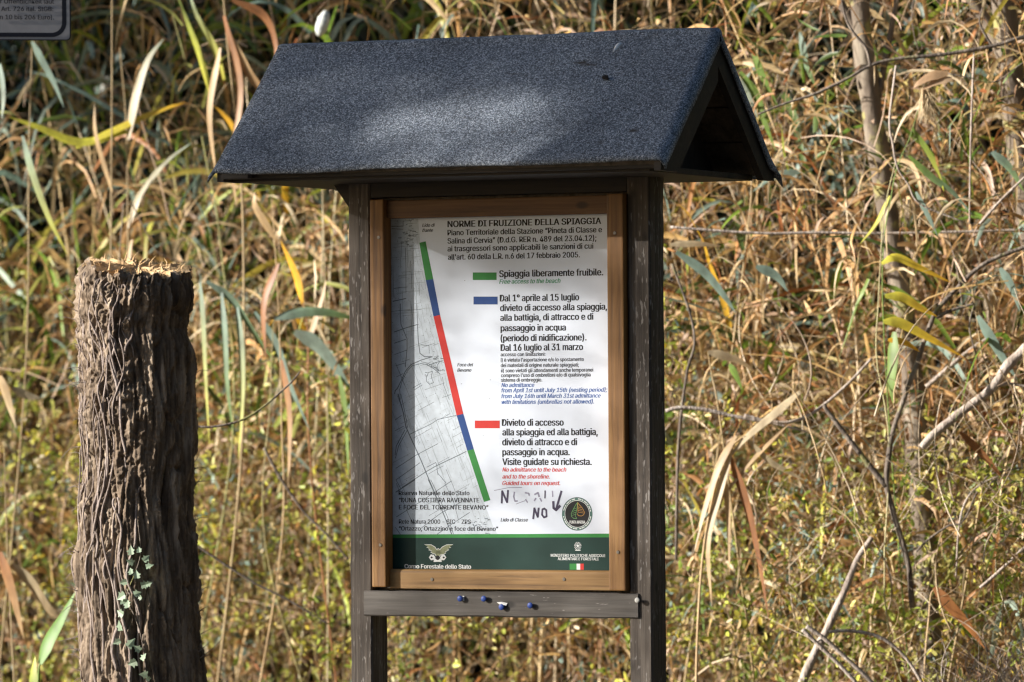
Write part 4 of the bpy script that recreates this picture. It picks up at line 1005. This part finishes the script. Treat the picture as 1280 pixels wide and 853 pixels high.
for k in range(12):
    green = k >= 8
    rt = thing('reed', 'green reed with arching blue green leaves among the dry ones' if green else 'tall dry reed with straw leaves at the front of the thicket', 'reed', (0, 0, 0), 0, 'green reeds in the thicket' if green else 'dry reeds along the front of the thicket')
    H = rs.uniform(2.4, 3.5); ben = Vector((rs.uniform(-.6, .6), rs.uniform(-.3, .3), 0))
    pts = [Vector((0, 0, 0)), Vector((0, 0, H * .35)) + ben * .15, Vector((0, 0, H * .7)) + ben * .5, Vector((0, 0, H)) + ben]
    c = rs.choice([(.24, .24, .09), (.30, .27, .12)] if green else STRAW); stalk_part(pts, rs.uniform(.0045, .007), .002, c, rt)
    sp = spline(pts, 40)
    for q in range(rs.randint(6, 9)):
        i = rs.randint(10, 39); p = sp[i]; a = rs.uniform(0, 6.28); L = rs.uniform(.3, .62); up = rs.uniform(.1, .8)
        d = Vector((math.cos(a), math.sin(a), 0)); wd = rs.uniform(.014, .028)
        pp = [p, p + d * L * .35 + Vector((0, 0, L * up * .5)), p + d * L * .7 + Vector((0, 0, L * (up * .5 - .15))), p + d * L * rs.uniform(.75, 1) + Vector((0, 0, -L * rs.uniform(.1, .6)))]
        if green: cc = rs.choice(GREEN + GLAUC); tp = rs.choice(YEL + [cc, cc])
        else: cc = rs.choice(STRAW + RUST[:1]); tp = cc
        blade_part('leaf', pp, wd, cc, tp, rt, 10, rs.uniform(-1, 1))
    if not green and k % 2 == 0:
        v_, f_ = [], []
        for q in range(60):
            a = rs.uniform(0, 6.28); p = sp[-1] + Vector((0, 0, -rs.uniform(0, .22))); d = Vector((math.cos(a) * .5 + .5, math.sin(a) * .5, rs.uniform(.1, .9))).normalized(); L = rs.uniform(.04, .11)
            tv, tf = tube_data([p, p + d * L * .6, p + d * L + Vector((.01, 0, -L * .4))], [.0012, .0022, .0006], 4); k0 = len(v_); v_ += tv; f_ += [tuple(i + k0 for i in f) for f in tf]
        mesh_obj('plume', v_, f_, M_leaf, rt, cols=np.tile((.50, .40, .27), (len(v_), 1)))
    protos.append(rt)
def copy_thing(o):
    c = o.copy(); COL.objects.link(c)
    for ch in [x for x in bpy.data.objects if x.parent == o]:
        d = ch.copy(); COL.objects.link(d); d.parent = c
    return c
for k in range(12):
    green = k >= 8
    for q in range(3 if not green else 3):
        o = protos[k] if q == 0 else copy_thing(protos[k])
        x = rs.uniform(-2.1, 2.1) if not green else rs.choice([rs.uniform(-2.0, -.3), rs.uniform(-2.0, -.3), rs.uniform(.5, 2.0)])
        o.location = (x, Yf(x) + rs.uniform(.7, 1.6), 0); o.rotation_euler = (rs.uniform(-.08, .08), rs.uniform(-.12, .12), rs.uniform(0, 6.28)); s = rs.uniform(.85, 1.15); o.scale = (s, s, s)

# hand placed reeds and leaves that stand out in the picture
def pts_at(L, Y): return [at(x, y, Y + (dz[0] if dz else 0)) for x, y, *dz in L]
def reed(label, stalk, leaves, Y, scol=(.34, .25, .13), r=.004, cat='reed', group=None, plume=None):
    b0 = at(stalk[0][0], stalk[0][1], Y); root = Vector((b0.x, b0.y, 0))
    rt = thing('reed', label, cat, root, 0, group)
    pts = [root + Vector((rs.uniform(-.3, .3), .25, 0))] + pts_at(stalk, Y)
    stalk_part(pts, r, r * .45, scol, rt, n=26)
    for (L, wpx, c, tp, *dy) in leaves:
        P_ = pts_at(L, Y + (dy[0] if dy else -.03))
        blade_part('leaf', P_, wpx * Y / FPX, c, tp, rt, 16)
    return rt
PALE = (.30, .35, .28); GL1 = (.20, .28, .24); GN = (.15, .24, .045); YG = (.54, .52, .06); GO = (.76, .42, .03); TAN = (.46, .32, .17); CRM = (.50, .41, .27); RST = (.30, .13, .05)
reed('reed with one broad pale upright leaf left of the roof', [(163, 600), (160, 300), (158, 160), (150, 60)], [([(160, 175), (170, 120), (185, 75), (205, 48)], 15, CRM, PALE), ([(160, 165), (100, 178), (50, 160), (10, 146)], 10, YG, YG), ([(95, 185), (150, 160), (195, 140), (232, 128)], 10, YG, GO)], 18.9, r=.004)
reed('reed with a pale blade arching up to the right beside the roof corner', [(155, 700), (160, 420), (162, 300)], [([(160, 285), (175, 245), (205, 205), (240, 178)], 11, CRM, PALE), ([(165, 300), (150, 360), (100, 380)], 9, TAN, TAN)], 18.7)
reed('pale straight dry stalk rising past the top of the picture on the left', [(138, 560), (139, 300), (140, 120), (140, -30)], [([(140, 240), (120, 170), (118, 130)], 7, TAN, TAN)], 18.8, r=.0048)
reed('green leaning reed with yellow edged leaves above the roof corner', [(290, 560), (275, 300), (258, 200), (235, 90), (205, -20)], [([(262, 115), (250, 70), (235, 30), (220, -10)], 9, YG, GN), ([(280, 100), (268, 60), (246, 20), (235, -15)], 10, YG, GL1), ([(300, 175), (285, 150), (265, 130)], 7, GO, GO)], 18.9, (.28, .27, .10))
reed('bundle of brown dry reed leaves hanging beside the left roof slope', [(300, 600), (305, 350), (300, 200), (285, 60), (278, -20)], [([(285, 40), (310, 90), (335, 130), (345, 200)], 12, TAN, RST), ([(280, 20), (300, 110), (290, 200), (296, 260)], 12, RST, TAN), ([(275, 60), (262, 140), (270, 220)], 11, TAN, TAN), ([(290, 0), (330, 20), (345, 60), (338, 100)], 10, RST, RST)], 18.6, r=.006)
for (sx, lab) in ((405, 'tall pale stalk rising just above the left end of the roof'), (422, 'second pale stalk above the left end of the roof')):
    reed(lab, [(sx - 8, 500), (sx, 200), (sx + 6, -30)], [([(sx + 4, 60), (sx + 20, 30), (sx + 40, 20)], 9, GL1, PALE)], 19.2, (.5, .45, .3), .004)
reed('blue green reed leaves hanging in a row right of the stump', [(150, 300), (200, 318), (260, 342), (330, 385), (390, 430), (440, 470)],
     [([(250, 352), (254, 400), (257, 470), (262, 560)], 8, GL1, YG), ([(277, 366), (281, 420), (284, 480), (292, 545)], 11, GL1, GN), ([(296, 380), (302, 440), (303, 500), (298, 575)], 11, GL1, YG), ([(318, 390), (345, 430), (362, 480), (388, 540)], 11, GL1, GL1), ([(368, 415), (395, 430), (420, 460), (440, 490)], 17, (.27, .34, .29), GL1), ([(258, 352), (290, 375), (320, 420), (345, 455)], 9, GL1, GN), ([(424, 470), (432, 520), (436, 600)], 9, GN, GN)], 18.3, (.2, .15, .1), .003)
reed('single glossy green leaf reaching right behind the left post', [(335, 700), (338, 500), (342, 400)], [([(342, 399), (375, 391), (410, 391), (455, 402)], 13, GL1, GN)], 18.2, (.35, .3, .14), .003)
reed('golden yellow leaf standing among rusty stalks right of the stump', [(390, 600), (385, 420), (378, 380)], [([(378, 380), (372, 350), (362, 325), (350, 300)], 11, GO, GO), ([(385, 430), (400, 380), (408, 350)], 10, TAN, TAN)], 18.4, RST, .004)
reed('pair of large bright green blades at the lower left corner', [(48, 1000), (48, 853), (52, 825)], [([(50, 830), (62, 800), (78, 772), (95, 738)], 21, (.13, .26, .045), (.16, .30, .06)), ([(42, 870), (42, 845), (44, 820)], 16, GN, YG)], 16.9, GN, .006)
reed('pale dry leaves crossing low at the left edge', [(20, 900), (10, 700), (5, 560)], [([(0, 470), (10, 500), (20, 535)], 14, TAN, CRM), ([(15, 705), (40, 730), (65, 765), (96, 772)], 14, CRM, TAN), ([(0, 690), (15, 740), (30, 800)], 16, RST, TAN), ([(15, 485), (35, 495), (52, 498)], 10, CRM, CRM)], 18.0)
reed('blue green leaf hanging under the corner of the warning sign', [(30, 500), (36, 200), (40, 60)], [([(40, 52), (52, 75), (68, 105), (80, 135)], 10, GL1, GL1), ([(0, 80), (4, 120), (2, 150)], 9, GL1, PALE), ([(28, 170), (40, 215), (60, 270), (85, 320)], 11, GL1, YG)], 18.6)
reed('rust stemmed dry reed cluster behind the gap left of the kiosk', [(350, 700), (352, 520), (348, 380), (340, 250)], [([(352, 450), (362, 520), (360, 620)], 10, RST, TAN), ([(348, 330), (330, 380), (332, 450)], 12, RST, RST), ([(345, 300), (320, 260), (318, 240)], 10, TAN, TAN)], 18.2, TAN)
reed('large yellow and orange reed leaves fanning out before the right trunk', [(1112, 800), (1112, 560), (1096, 450), (1098, 380), (1105, 270), (1120, 200)], [([(1102, 330), (1120, 322), (1150, 335), (1190, 354)], 10, YG, GO), ([(1106, 370), (1128, 372), (1150, 385), (1172, 396)], 11, YG, GO), ([(1104, 402), (1125, 404), (1160, 422), (1205, 447)], 12, YG, GO), ([(1110, 425), (1130, 428), (1150, 440)], 8, GO, GO), ([(1118, 415), (1116, 450), (1114, 480), (1118, 510)], 17, GN, GN)], 16.8, (.42, .38, .2), .0032)
reed('green grass like reed with thin blades above the yellow leaves', [(1105, 420), (1115, 240), (1138, 170), (1150, 130)], [([(1140, 160), (1160, 190), (1172, 215), (1180, 240)], 7, GN, YG), ([(1136, 195), (1165, 222), (1190, 240), (1215, 268)], 8, GN, GL1), ([(1145, 240), (1160, 270), (1172, 295)], 7, GL1, GL1), ([(1112, 245), (1095, 280), (1075, 305)], 6, YG, YG)], 16.9, GN, .0025)
reed('broken reed with long straw leaves bent down right of the kiosk', [(870, 900), (878, 700), (905, 575), (945, 535), (1000, 490)], [([(920, 545), (900, 580), (880, 640), (868, 690)], 11, TAN, CRM), ([(915, 560), (898, 620), (885, 680), (890, 760)], 12, CRM, TAN), ([(912, 570), (930, 620), (945, 680), (962, 780)], 12, RST, RST), ([(905, 590), (910, 640), (912, 720)], 9, TAN, TAN), ([(930, 545), (960, 575), (985, 590), (1008, 602)], 7, CRM, CRM), ([(1000, 490), (965, 520), (930, 550), (905, 580)], 12, CRM, CRM), ([(985, 530), (950, 565), (920, 600), (850, 690)], 7, TAN, TAN)], 16.95, TAN, .005)
reed('straw leaf pointing left and green leaf below it right of the post', [(905, 560), (890, 470), (885, 440)], [([(885, 440), (905, 445), (925, 452), (945, 466)], 10, CRM, TAN), ([(912, 455), (920, 470), (928, 488)], 9, GN, GN), ([(838, 306), (870, 305), (902, 308)], 8, CRM, TAN), ([(845, 315), (880, 340), (905, 370), (920, 392)], 11, GL1, GL1), ([(945, 333), (970, 345), (985, 365)], 11, GL1, GL1)], 17.2)
reed('rusty orange blade slanting at the lower right', [(1160, 900), (1162, 760), (1168, 735)], [([(1168, 734), (1185, 755), (1208, 780), (1232, 812)], 15, RST, (.48, .2, .06)), ([(1200, 540), (1230, 570), (1255, 600)], 9, RST, RST)], 16.7, TAN)
reed('dark green blades crossing beyond the right roof corner', [(930, 330), (935, 200), (925, 90)], [([(925, 90), (945, 120), (955, 150), (970, 190)], 12, GN, GN), ([(940, 60), (955, 100), (975, 140)], 10, GN, GN), ([(1000, 40), (1008, 80), (1020, 110)], 10, GL1, GN), ([(915, 90), (935, 120), (948, 150)], 9, PALE, PALE), ([(1000, 215), (970, 220), (940, 240)], 10, GL1, GL1)], 17.6)
reed('blue green hanging leaf at the right edge below the twig fork', [(1235, 560), (1225, 430), (1215, 360)], [([(1222, 395), (1240, 425), (1255, 450), (1272, 475)], 13, GL1, GL1), ([(1250, 335), (1265, 360), (1275, 390)], 11, GL1, GL1), ([(1240, 190), (1262, 210), (1280, 240)], 10, GL1, GN)], 16.8)
# seed head hanging from a curled dead leaf at the upper right
b0 = at(1160, 110, 16.7)
SH = thing('seed_head', 'curled brown leaf with a pale tufted seed head hanging at the upper right', 'seed head', b0)
for L, c, wpx in (([(1185, 92), (1165, 95), (1150, 103), (1142, 110)], (.42, .27, .15), 12), ([(1190, 98), (1170, 103), (1152, 113)], (.5, .35, .22), 10)):
    blade_part('leaf', pts_at(L, 16.7), wpx * 16.7 / FPX, c, (.5, .33, .2), SH)
v_, f_ = [], []
for q in range(110):
    p = at(1158 + rs.gauss(0, 4), 112 + rs.uniform(-3, 3), 16.72) - b0; e = at(1160 + rs.gauss(0, 9), 140 + rs.uniform(-12, 16), 16.72 + rs.uniform(-.04, .04)) - b0
    tv, tf = tube_data([p, (p + e) / 2 + Vector((rs.uniform(-.006, .006), 0, .004)), e], [.0012, .0016, .0005], 4); k0 = len(v_); v_ += tv; f_ += [tuple(i + k0 for i in f) for f in tf]
mesh_obj('seed_tuft', v_, f_, M_leaf, SH, cols=np.tile((.60, .48, .30), (len(v_), 1)))
v_, f_ = tube_data([p - b0 for p in spline(pts_at([(1185, 92), (1215, 98), (1245, 102), (1280, 78), (1320, 60)], 16.7), 20)], [.0022] * 20, 6); mesh_obj('stem', v_, f_, M_twig, SH, smooth=True)
# white fluffy seed head above the roof
b0 = at(403, 30, 18.6)
WH = thing('seed_head', 'white oval fluffy seed head on a thin stalk above the roof left end', 'seed head', (b0.x, b0.y, 0))
stalk_part([Vector((b0.x, b0.y, 0)), Vector((b0.x + .01, b0.y, 1.4)), at(398, 50, 18.6)], .004, .002, (.4, .33, .2), WH)
bm = bmesh.new(); bmesh.ops.create_icosphere(bm, subdivisions=4, radius=1)
cc = b0 - WH.location
for v in bm.verts: v.co = Matrix.Rotation(R(18), 3, 'Y') @ (Vector((v.co.x * .022, v.co.y * .022, v.co.z * .048)) * (1 + .12 * noise.noise(v.co * 6))) + cc
bm_obj('seed_tuft', bm, plain('seed_fluff', (.52, .55, .53), .9, var=.2, scale=70), WH, True)

# ------------------------------------------------------------------ trunks, branches and sticks on the right
def branch(name, label, cat, L, Y, rpx, m, subs=(), group=None, ground=False, rough=.0):
    P_ = spline([at(x, y, Y + (d[0] if d else 0)) for x, y, *d in L], 46); k = Y / FPX
    if ground: P_ = [Vector((P_[0].x - .03, P_[0].y, 0))] + P_
    org = Vector((P_[0].x, P_[0].y, 0 if ground else P_[0].z))
    t_ = thing(name, label, cat, org, 0, group)
    if cat != 'tree': rpx = (rpx[0] * .82, rpx[1] * .82)
    n = len(P_); r_ = [(rpx[0] + (rpx[1] - rpx[0]) * i / (n - 1)) * k * (1 + .18 * noise.noise(Vector((i * .45, Y, rpx[0])))) for i in range(n)]
    P2 = [p - org + Vector((noise.noise(p * 14), noise.noise(p * 14 + Vector((9, 0, 0))), 0)) * rough for p in P_]
    v_, f_ = tube_data(P2, r_, 10); mesh_obj('trunk' if cat == 'tree' else 'stick', v_, f_, m, t_, smooth=True)
    for (nm, L2, rp2) in subs:
        Q = [p - org for p in spline([at(x, y, Y + (d[0] if d else 0)) for x, y, *d in L2], 24)]
        v_, f_ = tube_data(Q, [(rp2[0] + (rp2[1] - rp2[0]) * i / 23) * k for i in range(24)], 7); mesh_obj(nm, v_, f_, m, t_, smooth=True)
    return t_
TY = 17.45
branch('tree', 'slender leaning young tree with a pale sunlit trunk right of the kiosk', 'tree', [(1172, 900), (1160, 750), (1153, 640), (1147, 560), (1140, 470), (1128, 380), (1112, 280), (1096, 180), (1082, 80), (1070, -40), (1062, -160)], TY, (16, 12), M_trunk,
       [('limb', [(1085, 90), (1070, 40), (1050, 0), (1040, -40)], (7, 4)), ('limb', [(1092, 150), (1110, 60), (1125, -20)], (5, 3)), ('limb', [(1122, 345), (1090, 300), (1070, 290)], (3, 1))], ground=True, rough=.006)
branch('tree', 'second young tree trunk at the upper right corner of the picture', 'tree', [(1330, 900), (1310, 500), (1292, 300), (1275, 190), (1265, 100), (1255, 20), (1245, -60), (1230, -160)], TY - .1, (17, 15), M_trunk,
       [('limb', [(1262, 90), (1240, 40), (1215, 0), (1190, -40)], (9, 6)), ('limb', [(1268, 140), (1290, 90), (1310, 40)], (6, 4))], ground=True, rough=.006)
branch('branch', 'long dark thin twig sweeping up from the roof to the right edge', 'branch', [(1310, 38), (1280, 46), (1240, 58), (1180, 68), (1120, 74), (1088, 82), (1060, 98), (1020, 117), (980, 130), (948, 143)], 16.8, (3.6, 1.6), M_twig, [('side_twig', [(1088, 82), (1082, 60), (1060, 30), (1050, -10)], (2.2, 1.2)), ('side_twig', [(1240, 58), (1225, 30), (1228, 10)], (1.8, .8))])
branch('branch', 'forked lichen grey branch curving down from the right edge', 'branch', [(1140, 760), (1134, 700), (1116, 640), (1108, 600), (1114, 550), (1128, 505), (1146, 455), (1158, 420), (1170, 390), (1195, 362), (1230, 330), (1285, 308), (1330, 295)], 16.8, (4.8, 3.0), M_twig,
       [('side_twig', [(1170, 397), (1190, 388), (1218, 380)], (2.6, 1.6)), ('side_twig', [(1108, 608), (1085, 580), (1062, 550), (1035, 515), (1030, 505)], (4.0, 2.6)), ('side_twig', [(1218, 380), (1212, 410), (1222, 450)], (1.6, .8))], rough=.003)
branch('branch', 'thick bare branch with a pale broken end at the right edge', 'branch', [(1152, 560), (1165, 545), (1200, 517), (1240, 485), (1262, 455), (1300, 420)], 16.65, (6, 8.5), M_twigp, [('side_twig', [(1240, 485), (1260, 480), (1290, 485)], (3, 1.5))], rough=.002)
branch('branch', 'thin grey twig lying level across the reeds right of the post', 'branch', [(832, 514), (850, 510), (880, 512), (915, 520), (950, 526), (985, 528), (1010, 520), (1034, 503), (1062, 478), (1090, 448)], 16.95, (3.2, 2.2), M_twigp, [('side_twig', [(930, 520), (970, 530), (1008, 540)], (3, 1))])
branch('branch', 'pale broken stick leaning at the bottom right', 'branch', [(995, 880), (1010, 835), (1030, 795), (1055, 740), (1072, 700), (1090, 672)], 16.75, (8, 4), M_twigp, rough=.002)
G = 'pale fallen sticks at the bottom right'
branch('stick', 'upper of two parallel pale sticks at the bottom right', 'stick', [(1008, 783), (1030, 798), (1060, 825), (1085, 848), (1110, 875)], 16.5, (3.4, 3.0), M_twigp, group=G)
branch('stick', 'lower of two parallel pale sticks at the bottom right', 'stick', [(1003, 787), (1025, 808), (1050, 832), (1072, 856), (1085, 875)], 16.5, (3.4, 3.0), M_twigp, group=G)
branch('stick', 'pale stick bowing over to the right above the bottom edge', 'stick', [(1036, 790), (1065, 789), (1100, 797), (1130, 820), (1152, 853), (1165, 880)], 16.45, (2.6, 2.6), M_twigp, group=G)
branch('stick', 'long arching bare bramble cane curling at the lower right', 'bramble', [(1145, 690), (1160, 675), (1185, 658), (1205, 650), (1230, 600), (1260, 588), (1300, 582)], 16.7, (1.8, 1.2), M_twig)
branch('stick', 'second arching bare cane below the curled one at the lower right', 'bramble', [(1195, 720), (1200, 650), (1215, 615), (1245, 597), (1290, 590)], 16.7, (1.6, 1.0), M_twigp)
branch('stick', 'thin level cane crossing the reeds beside the roof underside', 'stick', [(838, 284), (900, 289), (960, 292), (1020, 291), (1100, 292), (1200, 290), (1300, 287)], 17.1, (2.2, 2.2), M_twigp)
branch('stick', 'thin hanging cane below the roof twig on the right', 'stick', [(1120, 82), (1112, 150), (1116, 180), (1122, 210), (1135, 230), (1150, 255), (1205, 278)], 16.8, (1.8, 1.4), M_twigp)
branch('stick', 'straight thin upright cane near the right edge', 'stick', [(1218, 60), (1215, 130), (1213, 200), (1212, 280)], 16.8, (1.8, 1.4), M_twigp)
branch('stick', 'diagonal straw stem rising to the right edge', 'stick', [(1225, 280), (1250, 252), (1285, 218), (1310, 195)], 16.7, (2.2, 2.0), M_twigp)
branch('stick', 'short pale twig stub slanting up beyond the forked branch', 'stick', [(1158, 484), (1180, 465), (1210, 440), (1240, 420)], 17.2, (4, 3), M_twigp)
branch('stick', 'tan broken stem slanting down from the right edge near the bottom', 'stick', [(1225, 735), (1245, 718), (1270, 695), (1300, 665)], 16.6, (2.6, 2.4), M_twigp)
branch('stick', 'dark thin stem standing in the reeds just right of the post', 'stick', [(845, 700), (848, 560), (858, 470), (868, 430), (862, 390), (840, 330)], 17.1, (2.4, 1.8), M_twig)
branch('branch', 'dark curved twig joining the stump side to the hanging leaves', 'branch', [(236, 531), (262, 534), (300, 526), (330, 508), (362, 480), (375, 465)], 16.4, (2.0, 1.2), M_twig)
branch('branch', 'thin brown twig running down through brambles right of the stump', 'branch', [(330, 560), (352, 600), (380, 640), (410, 670), (436, 700)], 18.0, (2.4, 1.6), M_twig)
branch('branch', 'dark twig slanting down from the ivy side of the stump', 'branch', [(243, 680), (280, 705), (320, 730), (360, 750), (410, 780)], 17.6, (2.0, 1.4), M_twig)
# tangled dead grass, bottom right corner
AG = Acc(); n = 420; c0 = at(1262, 850, 16.3); base = np.array(c0) + rng.normal(scale=1, size=(n, 3)) * np.array([.14, .12, .04]) + np.array([.02, 0, -.08])
Vs, Fs, Cs, _ = stalks(base, rng.normal(scale=1.1, size=(n, 2)) + np.array([-.4, 0]), rng.uniform(.08, .32, n), rng.uniform(.0008, .002, n), pick([(.36, .30, .26), (.45, .38, .33), (.25, .2, .17)], n), bend=.5); AG.add(Vs, Fs, Cs)
tag(AG.build('dead_grass_tuft', M_stalk), 'grey tangled tuft of dead grass in the bottom right corner', 'dead grass', kind='stuff')

# ------------------------------------------------------------------ pine left of the path, whose crown throws dappled shade on the board
LT = 14.0
def to_sun(p, L): return p + SUN * L
root = to_sun(Vector((0, 15, 2.2)), LT)
PT = thing('pine_tree', 'tall pine standing left of the path, shading the notice board roof', 'pine tree', (root.x - .3, root.y - .8, 0))
org = PT.location
tv, tf = tube_data([p - org for p in spline([org, org + Vector((.1, 0, 3.0)), org + Vector((.05, .2, 6.0)), org + Vector((.2, .4, 9.0))], 20)], [.20 - .007 * i for i in range(20)], 12)
mesh_obj('trunk', tv, tf, M_trunk, PT, smooth=True)
AC = Acc(); cl = []
def kp(u, n, v): return Vector((KX, KY, 0)) + UA * u + NA * n + Vector((0, 0, v + E_))
for k in range(4600):
    s = rs.random(); u = rs.uniform(-.85, .95)
    if s < .84:
        n_ = rs.uniform(-.5, .5); v_ = VR + .03 - abs(n_ - RN) * .9 + rs.uniform(-.02, .06)
        p = kp(u, n_, v_)
        if n_ > -.1 and ((u - .03) / .34) ** 2 + ((n_ - .37) / .15) ** 2 < 1: continue   # gap that lets the sun patch through
    else: continue
    cl.append(to_sun(p, LT + rs.uniform(-1.6, 1.6)) - org)
for k in range(2500): cl.append(Vector((rs.gauss(0, 1.3), rs.uniform(-2.6, .3), rs.gauss(8.8, .45))))
big = len(cl)
for k in range(2900): cl.append(to_sun(kp(rs.uniform(-.55, .65), rs.uniform(-.05, .1), rs.uniform(-.8, .66)), LT + rs.uniform(-2.5, 2.5)) - org)
cl = np.array([c[:] for c in cl]); n = len(cl)
V_, F_, C_ = leaflets(cl, np.where(np.arange(n) < big, rng.uniform(.05, .10, n), rng.uniform(.03, .05, n)), pick([(.05, .08, .025), (.06, .10, .035)], n)); AC.add(V_, F_, C_); AC.build('crown', M_needle, False, PT)
for k in range(9):
    a = Vector((.05, .2, 5.4 + .35 * k)); b_ = Vector(cl[rs.randint(0, n - 1)])
    tv, tf = tube_data(spline([a, (a + b_) / 2 + Vector((0, 0, .15)), b_], 10), [.05 - .004 * i for i in range(10)], 6); mesh_obj('limb', tv, tf, M_trunk, PT, smooth=True)
